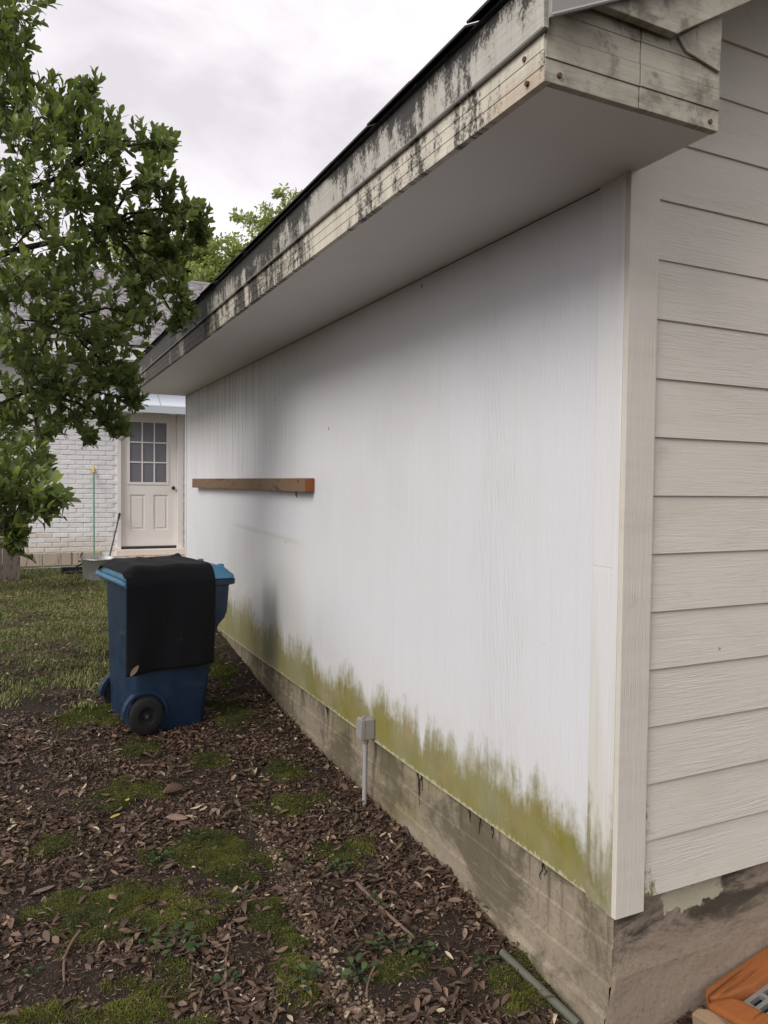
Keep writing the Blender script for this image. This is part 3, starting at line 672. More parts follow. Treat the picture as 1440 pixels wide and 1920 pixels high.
# ------------------------------------------------------------------ far house of painted brick
HY = 10.4
house = tag(empty('brick_house', (0, HY, 0)), 'white painted brick house with grey shingle roof at the far end of the yard', 'house')
def hb_(a, b): return MB().box((a[0], a[1]-HY, a[2]), (b[0], b[1]-HY, b[2]))
DX0, DX1, DZ0, DZ1 = -.225, .745, .215, 2.42        # opening
wl = MB()
for a, b in (((-5, HY+.007, -.3), (DX0, HY+.2, 3.2)), ((DX1, HY+.007, -.3), (4, HY+.2, 3.2)), ((DX0, HY+.007, DZ1), (DX1, HY+.2, 3.2)), ((DX0, HY+.007, -.3), (DX1, HY+.2, DZ0))):
    wl.box((a[0], a[1]-HY, a[2]), (b[0], b[1]-HY, b[2]))
wl.build('wall', M_BRICK, house)
bmeshes = []
for i in range(5):
    j = lambda s=.0025: random.uniform(-s, s)
    v = [(x+j(), y+j(.003), z+j(.003)) for x, y, z in ((-.099, -.003, -.0295), (.099, -.003, -.0295), (.099, .02, -.0295), (-.099, .02, -.0295), (-.099, -.003, .0295), (.099, -.003, .0295), (.099, .02, .0295), (-.099, .02, .0295))]
    bmeshes.append((MB().poly(v, [(0,3,2,1),(4,5,6,7),(0,1,5,4),(1,2,6,5),(2,3,7,6),(3,0,4,7)]).mesh('brick', M_BRICK, .004, seg=1),
                    MB().poly(v, [(0,3,2,1),(4,5,6,7),(0,1,5,4),(1,2,6,5),(2,3,7,6),(3,0,4,7)]).mesh('brick_low', M_BRICK_LOW, .004, seg=1)))
cand = []
for r_ in range(41):
    z = .275+.036+r_*.0715
    x = -4.9+(.105 if r_ % 2 else 0)
    while x < 3.9:
        c0, c1 = x-.1, x+.1
        if not (c1 > DX0 and c0 < DX1 and z < DZ1+.03): cand.append((x, z))
        elif c0 < DX0-.06 and c1 > DX0: cand.append(((c0+DX0)/2, z, (DX0-c0)/.2))
        elif c1 > DX1+.06 and c0 < DX1: cand.append(((c1+DX1)/2, z, (c1-DX1)/.2))
        x += .21
def vis(c): return 0 if (-1.95 < c[0] < .95 and c[1] < 2.35) else 1
cand.sort(key=lambda c: (vis(c), c[1], c[0]))
rest = MB()
for i, c in enumerate(cand):
    k = c[2] if len(c) > 2 else 1
    low = 1 if c[1] < .46+random.uniform(-.12, .2) else 0
    if i < 300:
        o = inst('brick', bmeshes[i % 5][low], house, (c[0]+random.uniform(-.003, .003), random.uniform(-.003, .002), c[1]+random.uniform(-.002, .002)))
        if k != 1: o.scale = (k*.97, 1, 1)
    else:
        rest.box((c[0]-.099*k, -.003, c[1]-.03), (c[0]+.099*k, .02, c[1]+.03))
o = rest.build('bricks', M_BRICK, house); o['kind'] = 'stuff'
for i in range(13):
    x0 = -4.9+i*.405
    if x0+.4 > DX0+.1: break
    hb_((x0+.005, HY-.02+random.uniform(0, .006), .08), (x0+.395, HY+.05, .268)).build('foundation_block', M_BLOCK, house, .008)
hb_((DX0-.06, HY-.36, .06), (DX1+.02, HY+.01, .20)).build('door_step', M_BLOCK, house, .01)
hb_((DX0-.03, HY-.12, .203), (DX1+.02, HY+.05, .292)).build('threshold', M_BRICK_LOW, house, .006)
# door
dr = hb_((-.168, HY+.045, .335), (.660, HY+.085, 2.375)); 
dpanel = MB()   # slab with two recessed panels and a window opening
def slab(): 
    m = MB(); xs_ = [-.168, -.035, .525, .660]; 
    zs_ = [.335, .585, 1.125, 1.290, 2.262, 2.375]; f = HY-HY+.045
    m.box((-.168, f, .335), (.660, f+.04, .585)); m.box((-.168, f, 1.125), (.660, f+.04, 1.30)); m.box((-.168, f, 2.25), (.660, f+.04, 2.375))
    m.box((-.168, f+.0002, .585), (-.035, f+.04, 1.125)); m.box((.180, f+.0002, .585), (.312, f+.04, 1.125)); m.box((.527, f+.0002, .585), (.660, f+.04, 1.125))
    m.box((-.168, f+.0002, 1.30), (-.055, f+.04, 2.25)); m.box((.522, f+.0002, 1.30), (.660, f+.04, 2.25))
    return m
door = slab().build('door', M_DOOR, house)
for a, b in ((-.035, .180), (.312, .527)):
    MB().box((a, .059, .585), (b, .08, 1.125)).build('door_panel', M_DOOR, door)
    MB().box((a+.035, .051, .62), (b-.035, .0588, 1.09)).build('door_panel', M_DOOR, door, .006)
fr = MB()
gx0, gx1, gz0, gz1 = -.055, .522, 1.30, 2.25
for (a0, a1, c0, c1) in ((gx0-.022, gx0+.018, gz0-.022, gz1+.022), (gx1-.018, gx1+.022, gz0-.022, gz1+.022)): fr.box((a0, .034, c0), (a1, .0445, c1))
fr.box((gx0+.0185, .0345, gz0-.022), (gx1-.0185, .0445, gz0+.018)); fr.box((gx0+.0185, .0345, gz1-.018), (gx1-.0185, .0445, gz1+.022))
fr.build('window_frame', M_DOOR, door, .003, seg=1)
mu = MB(); px = [gx0+.018+i*(gx1-gx0-.036)/3 for i in range(4)]; pz = [gz0+.018+i*(gz1-gz0-.036)/3 for i in range(4)]
for i in (1, 2): mu.box((px[i]-.010, .040, pz[0]), (px[i]+.010, .053, pz[3])); mu.box((px[0], .0405, pz[i]-.010), (px[3], .0525, pz[i]+.010))
mu.build('muntin', M_DOOR, door)
for i in range(3):
    for j in range(3):
        MB().box((px[i]+.001, .0545+.0006*((i+j) % 2), pz[j]+.001), (px[i+1]-.001, .0605, pz[j+1]-.001)).build('pane', M_PANE, door)
MB().box((gx0, .065, gz0), (gx1, .078, gz1)).build('blind', M_GREY, door)
MB().lathe([(.012, .045), (.016, .02), (.012, .005), (.026, -.004), (.030, -.018), (.024, -.030), (.001, -.034)], 16, (.602, 0, 1.232), 'y').build('knob', M_KNOB, door, smooth=True)
MB().box((-.165, .03, .318), (.657, .044, .336)).build('sweep', M_STICK, door)
fm = MB(); fm.box((DX0-.005, -.014, .294), (-.171, .09, 2.379)); fm.box((.663, -.014, .294), (DX1+.004, .09, 2.379)); fm.box((DX0-.005, -.0145, 2.380), (DX1+.004, .09, 2.43))
fm.build('door_frame', M_DOOR, house, .004)
# little metal roof above the door
aw = MB().prism([(-.52, 2.435), (-.52, 2.452), (.01, 2.80), (.01, 2.78)], 'x', -.50, 1.9).build('porch_roof', M_METALROOF, house)
sm_ = MB()
for x in (-.2, .32, .84, 1.36): sm_.prism([(-.522, 2.452), (-.522, 2.462), (.005, 2.81), (.005, 2.80)], 'x', x-.006, x+.006)
sm_.build('seam', M_METALTRIM, aw)
MB().box((-.52, -.518, 2.335), (1.92, -.495, 2.434)).build('porch_fascia', M_METALTRIM, house, .003)
MB().box((-.52, -.494, 2.40), (1.92, .0, 2.43)).build('porch_soffit', M_PAINT, house)
# roof
rf = MB().prism([(-.60, 3.27), (4.6, 3.27+5.2*.445), (9.8, 3.27), (9.8, 3.25), (4.6, 3.24+5.2*.445), (-.60, 3.25)], 'x', -6, 9).build('roof', M_SHING2, house)
MB().box((-6, -.602, 3.07), (9, -.58, 3.249)).build('fascia', M_PAINT, house, .003)
MB().box((-6, -.579, 3.09), (9, .0, 3.11)).build('soffit', M_PAINT, house)
MB().box((-6, -.008, 2.93), (9, .012, 3.09)).build('frieze_board', M_PAINT, house, .003)
V = []; Fq = []; T = []
ln2 = math.hypot(1, .445); d2 = np.array((0, 1, .445))/ln2; n2_ = np.array((0, -.445, 1))/ln2
for c in range(41):
    x = -2.6-random.random()*.2
    while x < 4.2:
        wd = .16+random.random()*.18
        p = np.array((x, -.62, 3.275))+d2*(c*.14)+n2_*(.003+random.random()*.006)
        tab(p, (wd-.006, 0, 0), d2*.165, n2_, .008+random.random()*.005, random.random()); x += wd
o = inst('shingles', npmesh('shingles', np.array(V), np.array(Fq), 4, M_SHING2, T), rf); o['kind'] = 'stuff'
rg = MB().tube([(-6, 4.6, 3.29+5.2*.445), (9, 4.6, 3.29+5.2*.445)], .06, 8).build('ridge_cap', M_SHING2, rf)

# fence beside the house
fn = tag(empty('wooden_fence', (-1.75, 9.3, 0)), 'weathered grey board fence low at the left beside the brick house', 'fence')
gzf = g1(-1.75, 9.3)
for i in range(12):
    x1 = .19-i*.105; t = .58+random.uniform(-.015, .015)
    MB().prism([(x1-.10, gzf-.1), (x1, gzf-.1), (x1-.001, t-.02), (x1-.02, t), (x1-.08, t), (x1-.10, t-.02)], 'y', random.uniform(-.003, .003), .018).build('board', M_FENCE, fn, .002, seg=1)
MB().box((-1.1, .02, .45), (.16, .05, .52)).build('fence_rail', M_FENCE, fn); MB().box((-1.1, .02, .15), (.16, .05, .22)).build('fence_rail', M_FENCE, fn)

# ------------------------------------------------------------------ things by the brick wall
tz = g1(-.60, 9.05)
tub = tag(empty('metal_tub', (-.60, 9.05, tz)), 'round galvanised tub standing on the grass behind the bin', 'tub')
MB().lathe([(.001, .004), (.195, .004), (.20, .012), (.225, .27), (.232, .285), (.236, .280), (.230, .272), (.206, .010), (.18, -.004), (.001, -.004)][::-1], 36).build('shell', M_GALV, tub, smooth=True)
MB().tube([(.236*math.cos(t), .236*math.sin(t), .282) for t in np.linspace(0, 2*math.pi, 37)], .008, 8, False).build('rim', M_GALV, tub, smooth=True)
MB().tube([(-.235, .03, .25), (-.262, .02, .262), (-.272, -.02, .245), (-.262, -.06, .255), (-.235, -.07, .25)], .006, 8).build('handle', M_STICK, tub, smooth=True)
MB().tube([(-.24+.02*math.sin(t), .12*math.cos(t), .28+.09*math.sin(t)) for t in np.linspace(.1, 3.0, 12)], .007, 6).build('bail', M_STICK, tub, smooth=True)
br = tag(empty('broom', (-.615, 9.75, g1(-.615, 9.75))), 'long green handled broom with yellow tip leaning on the white brick wall', 'broom')
top = Vector((-.560+.615, HY-.02-9.75, 1.42-br.location.z+.05)); bot = Vector((0, 0, .05))
MB().tube([bot, bot.lerp(top, .5), top], .0125, 10).build('handle', M_GREEN, br, smooth=True)
dv = (top-bot).normalized(); MB().tube([top-dv*.02, top+dv*.10, top+dv*.115], [.017, .017, .010], 10).build('grip', M_YELLOW, br, smooth=True)
MB().prism([(-.15, .0), (.15, .0), (.13, .06), (-.13, .06)], 'y', -.025, .025).build('head', M_BLACK, br, .006)
pl = tag(empty('leaning_pole', (-.45, 9.5, g1(-.45, 9.5))), 'short dark grey pole leaning from the tub toward the door frame', 'pole')
t1 = Vector((-.195+.45, HY-.03-9.5, .835-pl.location.z)); MB().tube([(-.05, -.12, .02), t1], .011, 8).build('shaft', M_STICK, pl, smooth=True)
d3 = (t1-Vector((-.05, -.12, .02))).normalized(); MB().tube([t1-d3*.12, t1+d3*.01], .0155, 8).build('grip', M_BLACK, pl, smooth=True)
mt = tag(empty('dustpan', (-.88, 9.75, g1(-.88, 9.75))), 'flat black dustpan lying on the grass left of the metal tub', 'dustpan')
pm = MB(); pm.box((-.16, -.12, .01), (.16, .12, .025)); pm.build('pan', M_BLACK, mt, .004)
rr = MB(); rr.box((-.16, .105, .0255), (.16, .12, .075)); rr.box((-.16, -.12, .0255), (-.145, .1045, .06)); rr.box((.145, -.12, .0255), (.16, .1045, .06)); rr.build('rim', M_BLACK, mt, .004)
MB().tube([(.0, .12, .05), (.10, .16, .10), (.25, .18, .17)], .012, 8).build('handle', M_BLACK, mt, smooth=True)

# ------------------------------------------------------------------ orange wooden frame with slotted grate
gf = tag(empty('wooden_grate_frame', (.505, -.052, -.385), .06), 'orange stained wooden frame round a slotted grate against the gable foundation', 'wooden frame')
zt = .03; gf.rotation_euler = (0, -.16, .05)
rail = MB().prism([(-.10, .055), (-.07, .075), (1.0, .075), (1.0, -.012), (.06, -.012), (-.03, .010), (-.09, .035)], 'z', zt-.05, zt+.025).build('rail', M_ORANGE, gf, .008)
MB().prism([(-.118, .036), (-.09, .0335), (-.0305, .0085), (-.022, -.0135), (.09, -.6), (-.03, -.6)], 'z', zt-.055, zt+.018).build('rail', M_ORANGE, gf, .012)
MB().prism([(-.175, .050), (-.140, .052), (-.120, .030), (-.034, -.50), (-.080, -.50)], 'z', zt-.07, zt+.004).build('edge_board', M_TAN, gf, .006)
gr = MB(); gx = -.028; gy1 = -.0125
for i in range(12):
    y_ = gy1-.036*i
    gr.box((gx, y_-.014, zt-.02), (gx+.9, y_, zt-.002))
for j in range(13):
    x_ = gx+.02+.07*j
    gr.box((x_, gy1-.44, zt-.019), (x_+.016, gy1, zt-.003))
gr.build('grate', M_GALV, gf); MB().box((gx, gy1-.44, zt-.06), (gx+.9, gy1, zt-.03)).build('grate_tray', M_DARK, gf)

# ------------------------------------------------------------------ foreground bits
def rod(name, mat, a, b, r, lab, cat, bend=.0, n=8, group=None):
    a = Vector(a); b = Vector(b); d = (b-a); sd_ = d.cross(Vector((0, 0, 1))).normalized(); o0 = a.copy(); pts = []; rr = []
    for i in range(7):
        t = i/6; pts.append(a+d*t+sd_*(bend*math.sin(t*math.pi)+random.uniform(-.15, .15)*bend)-o0); rr.append(r*(1-.3*t) if bend else r)
    o = MB().tube(pts, rr, n).build(name, mat, smooth=True); o.location = o0; return tag(o, lab, cat, group)
def gp(x, y, dz=.012): return (x, y, g1(x, y)+dz)
rod('old_pipe', M_PIPE, gp(-.055, .495, .016), gp(-.012, .13, .022), .014, 'mossy grey pipe length lying on the soil beside the foundation corner', 'pipe', 0, 12)
rod('fallen_stick', M_TWIG, gp(-.346, 1.125), gp(-.29, .72, .016), .008, 'straight pale brown stick on the litter between gravel line and foundation', 'stick', .006)
rod('twig', M_TWIG, gp(-1.415, 1.21), gp(-1.48, .97), .0055, 'crooked thin twig on dark soil at lower left', 'twig', .02)
rod('twig', M_TWIG, gp(-.93, .95), gp(-1.01, .62), .0045, 'upright-looking thin twig at the bottom edge right of the lowest moss', 'twig', .012)
rod('twig', M_TWIG, gp(-.50, .62), gp(-.585, .50, .03), .004, 'dark thin twig among green weeds beside the gravel', 'twig', .01)
def leafgrid(ln, wd, curl, fold, nseg=6):
    pts = []; f = []
    for i in range(nseg+1):
        t = i/nseg; w_ = wd*math.sin(math.pi*min(1, t*.93+.04))**.75*(1-.15*t); a = (t-.5)*curl
        x = ln*(t-.5); z = ln*.35*curl*(t-.5)**2*2
        for s_ in (-1, 0, 1): pts.append((x, s_*w_/2, z+abs(s_)*fold*w_/2))
    for i in range(nseg):
        for k in range(2): f.append((i*3+k, i*3+k+1, i*3+4+k, i*3+3+k))
    return pts, f
def big_leaf(name, mat, x, y, ln, wd, rz, lab, curl=.3, fold=.25, stem=True, tilt=(0, 0), dz=.012):
    p, f = leafgrid(ln, wd, curl, fold, 8); m = MB().poly(p, f); 
    o = empty(name, gp(x, y, dz), rz); o.rotation_euler = (tilt[0], tilt[1], rz)
    b_ = m.build('blade', mat, o, smooth=True); q = b_.modifiers.new('t', 'SOLIDIFY'); q.thickness = .0012
    if stem: MB().tube([(-ln/2, 0, p[1][2]), (-ln*.75, .004, .004), (-ln, .002, .0)], .0013, 6).build('stalk', M_TWIG, o)
    return tag(o, lab, 'leaf')
big_leaf('fallen_leaf', M_DRY, -1.283, 1.36, .045, .036, 1.9, 'rounded pinkish fallen leaf with long stalk on the wide moss patch', .1, .1, True, (0, 0), .022)
big_leaf('fallen_leaf', M_BROWNLEAF, -.885, 2.26, .12, .055, .25, 'large curled brown leaf on the litter below the bin', .2, 1.1, False, (.5, 0), .02)
big_leaf('fallen_leaf', M_DRY, -1.655, 1.86, .085, .040, 1.2, 'big pale pinkish leaf at the left edge of the litter', .5, .4, False, (.5, .3), .02)
big_leaf('fallen_leaf', M_YLEAF, -1.19, 2.09, .06, .024, .6, 'larger bright yellow leaf just below the mid moss patch', .3, .5, False)
big_leaf('fallen_leaf', M_YLEAF, -1.12, 2.20, .032, .020, .9, 'small yellow leaf lying on the mid moss patch', .2, .2, False, (0, 0), .022)
big_leaf('fallen_leaf', M_DRY, -1.52, 1.56, .085, .030, .3, 'long pointed pale leaf lying left of the wide moss patch', .3, .3, False)
big_leaf('fallen_leaf', M_DRY, -.93, 1.93, .10, .045, -.3, 'upturned tan leaf standing out of the litter mid left', .5, .7, False, (.4, .1), .02)
# cloth litter: single pale leaf stuck to the cloth
o = MB().poly(*leafgrid(.075, .032, .2, .1, 8)).build('stuck_leaf', M_PEBBLE if False else M_LITTER, smooth=True)
lf = Matrix.Translation(BL) @ Matrix.Rotation(BR, 4, 'Z') @ Matrix.Translation((-.335, -.415, .43)) @ Matrix.Rotation(math.radians(90), 4, 'X') @ Matrix.Rotation(.9, 4, 'Z')
o.matrix_world = lf; o.data.attributes.new('tone', 'FLOAT', 'POINT').data.foreach_set('value', [.8]*len(o.data.vertices))
tag(o, 'single dull leaf stuck near the lower left of the black cloth', 'leaf')

for q_, (a_, b_, sz) in enumerate(((-.17, .12, .06), (-.12, .03, .045), (-.21, .05, .035))):
    o = MB().poly(*leafgrid(sz, sz*.5, .6, .5, 6)).build('dry_leaf', M_BROWNLEAF, smooth=True); c_, s_ = math.cos(BR), math.sin(BR)
    o.location = (BL.x+a_*.87*c_-b_*s_, BL.y+a_*.87*s_+b_*c_, BL.z+1.074*.97+.006); o.rotation_euler = (.1, .1, q_*1.9)
    tag(o, ('largest of three dark dry leaves on top of the black cloth', 'middle sized dry leaf on top of the cloth, nearest the lid front', 'smallest dark dry leaf on top of the cloth, nearest the handle')[q_], 'leaf', 'dry leaves on the cloth')
# scattered leaf mesh generator
def leaves_np(P, LN, WD, DIR, NRM, TONE, fold=.25, curl=.25):
    """vectorised folded leaves: 8 verts / 6 quads-tris -> returns V, quads, tone"""
    n = len(P); D = DIR/np.linalg.norm(DIR, axis=1, keepdims=True)
    Nn = NRM-(NRM*D).sum(1, keepdims=True)*D; Nn /= np.linalg.norm(Nn, axis=1, keepdims=True)+1e-9; B = np.cross(Nn, D)
    fold = np.broadcast_to(fold, n)[:, None]; curl = np.broadcast_to(curl, n)[:, None]
    L_ = LN[:, None]; W_ = WD[:, None]
    def pt(t, s, wf): return P+D*L_*t+B*W_*s*wf+Nn*(L_*curl*(t-.5)**2*-1.2+np.abs(s)*W_*wf*fold)
    vs = [pt(0, 0, 0), pt(.24, -.5, .66), pt(.22, 0, 1), pt(.24, .5, .66), pt(.55, -.5, 1.0), pt(.55, 0, 1), pt(.55, .5, 1.0), pt(.84, -.5, .66), pt(.86, 0, 1), pt(.84, .5, .66), pt(1, 0, 0)]
    V = np.stack(vs, 1).reshape(-1, 3)
    tri = np.array([[0, 2, 1], [0, 3, 2], [1, 2, 5], [1, 5, 4], [2, 3, 6], [2, 6, 5], [4, 5, 8], [4, 8, 7], [5, 6, 9], [5, 9, 8], [7, 8, 10], [8, 9, 10]])
    Fc = (np.arange(n)[:, None, None]*11+tri[None]).reshape(-1, 3)
    return V, Fc, np.repeat(TONE, 11)
# leaf litter
def litter(n, x0, x1, y0, y1, smin, smax, name, lab):
    x = RNG.uniform(x0, x1, n*2); y = RNG.uniform(y0, y1, n*2)
    nz = np.array([mnoise.fractal(Vector((a*2.4, b*2.4, 4)), 1, 2, 3) for a, b in zip(x, y)]); n9 = np.array([mnoise.noise(Vector((a*9, b*9, 8.7))) for a, b in zip(x, y)])
    mm = moss_mask(x, y, n9)
    wallb = np.clip(1-(-x)/.32, 0, 1)*(y < 5)
    edge = .10*np.sin(y*3)+.08*nz
    pr = np.clip(.60+nz*1.4+wallb*.7, .16, 1)*(1-.7*np.exp(-((x+.615)/.05)**2)*(y < 1.9))*(1-.93*np.clip(mm*1.6, 0, 1))
    lawn = np.clip((y-4.0)/1.6, 0, 1)*(x < -.3)*(y > 4); pr = pr*(1-.25*lawn)
    bare = np.exp(-(((x+1.5)/.2)**2+((y-1.0)/.14)**2)); pr *= 1-.85*bare
    ok = (RNG.random(n*2) < pr) & (x < np.where(y < .1, 1.2, .03)); x = x[ok][:n]; y = y[ok][:n]; n_ = len(x)
    s = smin+(smax-smin)*RNG.random(n_)**2.4; small = (RNG.random(n_) < .35+.3*wallb[ok][:n]); s = np.where(small, s*.55, s)
    az = RNG.uniform(0, 2*np.pi, n_); el = RNG.normal(.08, .22, n_)
    D = np.stack([np.cos(az)*np.cos(el), np.sin(az)*np.cos(el), np.sin(el)], 1)
    Nn = np.stack([RNG.normal(0, .30, n_), RNG.normal(0, .30, n_), np.ones(n_)], 1)
    P = np.stack([x, y, gz(x, y)+.003+RNG.random(n_)*np.where((y > 4.4) & (x < -.3), .04, .014)], 1)
    tone = np.clip(RNG.beta(1.7, 2.6, n_)*.95, 0, 1); pale = RNG.random(n_) < .025; tone = np.where(pale, 1.0, tone)
    V, Fc, T = leaves_np(P, s, s*RNG.uniform(.22, .5, n_), D, Nn, tone, RNG.normal(.35, .4, n_), RNG.normal(.2, .55, n_))
    o = inst(name, npmesh(name, V, Fc, 3, M_LITTER, T, False)); tag(o, lab, kind='stuff')
litter(62000, -2.9, .9, -.2, 3.6, .012, .064, 'leaf_litter', 'dry brown leaf litter scattered over the near soil')
litter(20000, -2.6, .03, 3.0, 9.6, .02, .055, 'far_leaf_litter', 'dry brown leaf litter thinning toward the lawn')
# fine crumbs: twiglets and soil crumbs
n = 50000; x = RNG.uniform(-2.6, .02, n); y = RNG.uniform(-.1, 3.4, n); az = RNG.uniform(0, 6.28, n)
D = np.stack([np.cos(az), np.sin(az), RNG.normal(0, .15, n)], 1); P = np.stack([x, y, gz(x, y)+.003], 1)
V, Fc, T = leaves_np(P, RNG.uniform(.006, .03, n), RNG.uniform(.002, .006, n), D, np.stack([RNG.normal(0, .5, n), RNG.normal(0, .5, n), np.ones(n)], 1), RNG.beta(1.5, 2.5, n), .4, .1)
tag(inst('litter_crumbs', npmesh('litter_crumbs', V, Fc, 3, M_LITTER, T)), 'small bits of bark and twig on the soil', kind='stuff')

# blades (grass, moss)
def blades(x, y, h, wd, lean, tone, name, mat, lab, z0=0):
    n = len(x); az = RNG.uniform(0, 6.28, n); P = np.stack([x, y, gz(x, y)+z0], 1); d = np.stack([np.cos(az), np.sin(az), np.zeros(n)], 1)
    s = np.stack([-np.sin(az), np.cos(az), np.zeros(n)], 1); upv = np.array((0, 0, 1.0)); h = h[:, None]; lean = lean[:, None]
    mid = P+d*h*lean*.35+upv*h*.6; tip = P+d*h*lean+upv*h*(1-.35*lean); w_ = np.asarray(wd)[:, None] if np.ndim(wd) else wd
    V = np.stack([P-s*w_, P+s*w_, mid+s*w_*.8, mid-s*w_*.8, tip], 1).reshape(-1, 3)
    tri = np.array([[0, 1, 2], [0, 2, 3], [3, 2, 4]]); Fc = (np.arange(n)[:, None, None]*5+tri[None]).reshape(-1, 3)
    tag(inst(name, npmesh(name, V, Fc, 3, mat, np.repeat(tone, 5))), lab, kind='stuff')
n = 150000; x = RNG.uniform(-3.0, .0, n); y = RNG.uniform(3.2, 10.25, n)
nz = fbm(x[::1], y, 1.7, 5.5, 3); pr = np.clip((y-4.1+nz*1.1)/1.5, 0, 1)*np.clip(.62+nz*1.3, .10, 1)*np.clip((-.25-x+.15*nz)/.35, .12, 1)
ok = RNG.random(n) < pr; x, y, nz = x[ok], y[ok], nz[ok]; n = len(x)
blades(x, y, RNG.uniform(.018, .055, n), RNG.uniform(.0022, .005, n), RNG.uniform(.2, 1.3, n), np.clip(.45+nz*.35+RNG.normal(0, .2, n), 0, 1), 'lawn_grass', M_GRASS, 'short patchy green lawn grass in front of the brick house')
xs2, ys2 = [], []
for cx, cy, rx, ry in MOSS:
    k = int(26000*rx*ry/.02*.6); a = RNG.uniform(0, 6.28, k); q = np.sqrt(RNG.random(k))*1.9; xs2.append(cx+rx*q*np.cos(a)); ys2.append(cy+ry*q*np.sin(a))
x = np.concatenate(xs2); y = np.concatenate(ys2); n9 = fbm(x, y, 9.0, 8.7, 3); mk = moss_mask(x, y, n9); ok = (RNG.random(len(x)) < mk*1.4-.25) & (x < .01); x, y, n9 = x[ok], y[ok], n9[ok]; n = len(x)
tn = fbm(x, y, 5.0, 1.7, 3)
blades(x, y, RNG.uniform(.005, .013, n), RNG.uniform(.0012, .0024, n), RNG.uniform(.3, 1.4, n), np.clip(.45+tn*.6+RNG.normal(0, .2, n), 0, 1), 'moss', M_MOSS, 'dark green moss cushions on the bare soil', -.001)

# gravel
def pebbles():
    ico = bmesh.new(); bmesh.ops.create_icosphere(ico, subdivisions=1, radius=1); iv = np.array([v.co[:] for v in ico.verts]); it = np.array([[v.index for v in f.verts] for f in ico.faces]); ico.free()
    path = np.array([[-.545,1.90],[-.57,1.6],[-.60,1.24],[-.625,.945],[-.65,.73],[-.63,.50],[-.55,.30]])
    n = 1500; t = RNG.uniform(0, 1, n)**.85*6; i = np.minimum(t.astype(int), 5); f = (t-i)[:, None]; c = path[i]*(1-f)+path[i+1]*f
    sg = np.interp(t, [0, 2, 4, 6], [.025, .028, .035, .05]); x = c[:, 0]+RNG.normal(0, 1, n)*sg+.03*RNG.normal(0, 1, n)*(RNG.random(n) < .15); y = c[:, 1]+RNG.normal(0, .03, n)
    ok = np.array([mnoise.noise(Vector((a*7, b*7, 3))) for a, b in zip(x, y)]) > -.25; x, y = x[ok], y[ok]; n = len(x)
    r = .003+.008*RNG.random(n)**2.2; Vs = []; 
    for k in range(n):
        s = r[k]*np.array([RNG.uniform(.8, 1.4), RNG.uniform(.7, 1.1), RNG.uniform(.5, .85)]); a = RNG.uniform(0, 6.28); q = iv*s*(1+RNG.uniform(-.18, .18, (len(iv), 1)))
        Vs.append(np.stack([x[k]+q[:, 0]*math.cos(a)-q[:, 1]*math.sin(a), y[k]+q[:, 0]*math.sin(a)+q[:, 1]*math.cos(a), gz(x[k], y[k])[0]+q[:, 2]+r[k]*.35], 1))
    Fc = (np.arange(n)[:, None, None]*len(iv)+it[None]).reshape(-1, 3)
    return npmesh('gravel', np.concatenate(Vs), Fc, 3, M_PEBBLE, np.repeat(RNG.random(n), len(iv)), True)
tag(inst('gravel', pebbles()), 'thin trail of tan pebbles along the washed-out rut', kind='stuff')

# small weeds
WEEDS = [(-.392,1.241,.055,'weed tuft near the conduit foot, beside the straight stick'), (-.40,.72,.065,'broad leaved weed at the lower end of the straight stick'), (-.30,.66,.06,'bright weed closest to the foundation below the straight stick'),
         (-.56,.62,.07,'weed growing on the right edge of the gravel trail near the bottom'), (-1.575,1.06,.035,'lone pale weed on bare dark soil at far lower left'), (-1.10,1.0,.085,'largest spreading weed below the wide moss patch'),
         (-.74,.66,.06,'weed in the moss just left of the lower gravel'), (-1.05,1.62,.055,'weed clump left of the moss behind the wide patch'), (-.90,1.70,.05,'weed in the green patch beside the rut'), (-.12,.50,.045,'weed beside the upper end of the mossy pipe'),
         (-.48,1.34,.04,'small weed right of the upper gravel trail'), (-1.22,1.08,.05,'weed among litter on the left of the largest weed'), (-.98,.78,.05,'small weed above the thin upright twig'), (-.33,.98,.045,'weed tucked against the middle of the straight stick'), (-1.36,1.55,.035,'tiny weed near the pointed pale leaf'), (-.80,1.24,.04,'weed between the moss patch and the gravel')]
for x, y, r, lab in WEEDS:
    o = empty('weed', gp(x, y, .002)); k = int(10+r*200); P = []; D = []; Nn = []; Ls = []
    for i in range(k):
        az = random.uniform(0, 6.28); q = random.random()**.6*r*.8; hgt = random.uniform(.008, .035)*(r/.05)
        P.append((math.cos(az)*q, math.sin(az)*q, hgt)); a2 = az+random.uniform(-.7, .7); D.append((math.cos(a2), math.sin(a2), random.uniform(-.1, .35))); Nn.append((random.gauss(0, .2), random.gauss(0, .2), 1)); Ls.append(random.uniform(.014, .034)*(r/.055))
    P = np.array(P); Ls = np.array(Ls)
    V, Fc, T = leaves_np(P, Ls, Ls*RNG.uniform(.45, .75, k), np.array(D), np.array(Nn), RNG.random(k), .2, .3)
    inst('foliage', npmesh('foliage', V, Fc, 3, M_WEED, T, True), o)
    st = MB()
    for p in P[::2]: st.tube([(0, 0, -.004), tuple(p*np.array((.5, .5, .8))), tuple(p)], .0009, 4, False)
    st.build('stems', M_WEED, o); tag(o, lab, 'weed', 'small weeds in the bare soil')

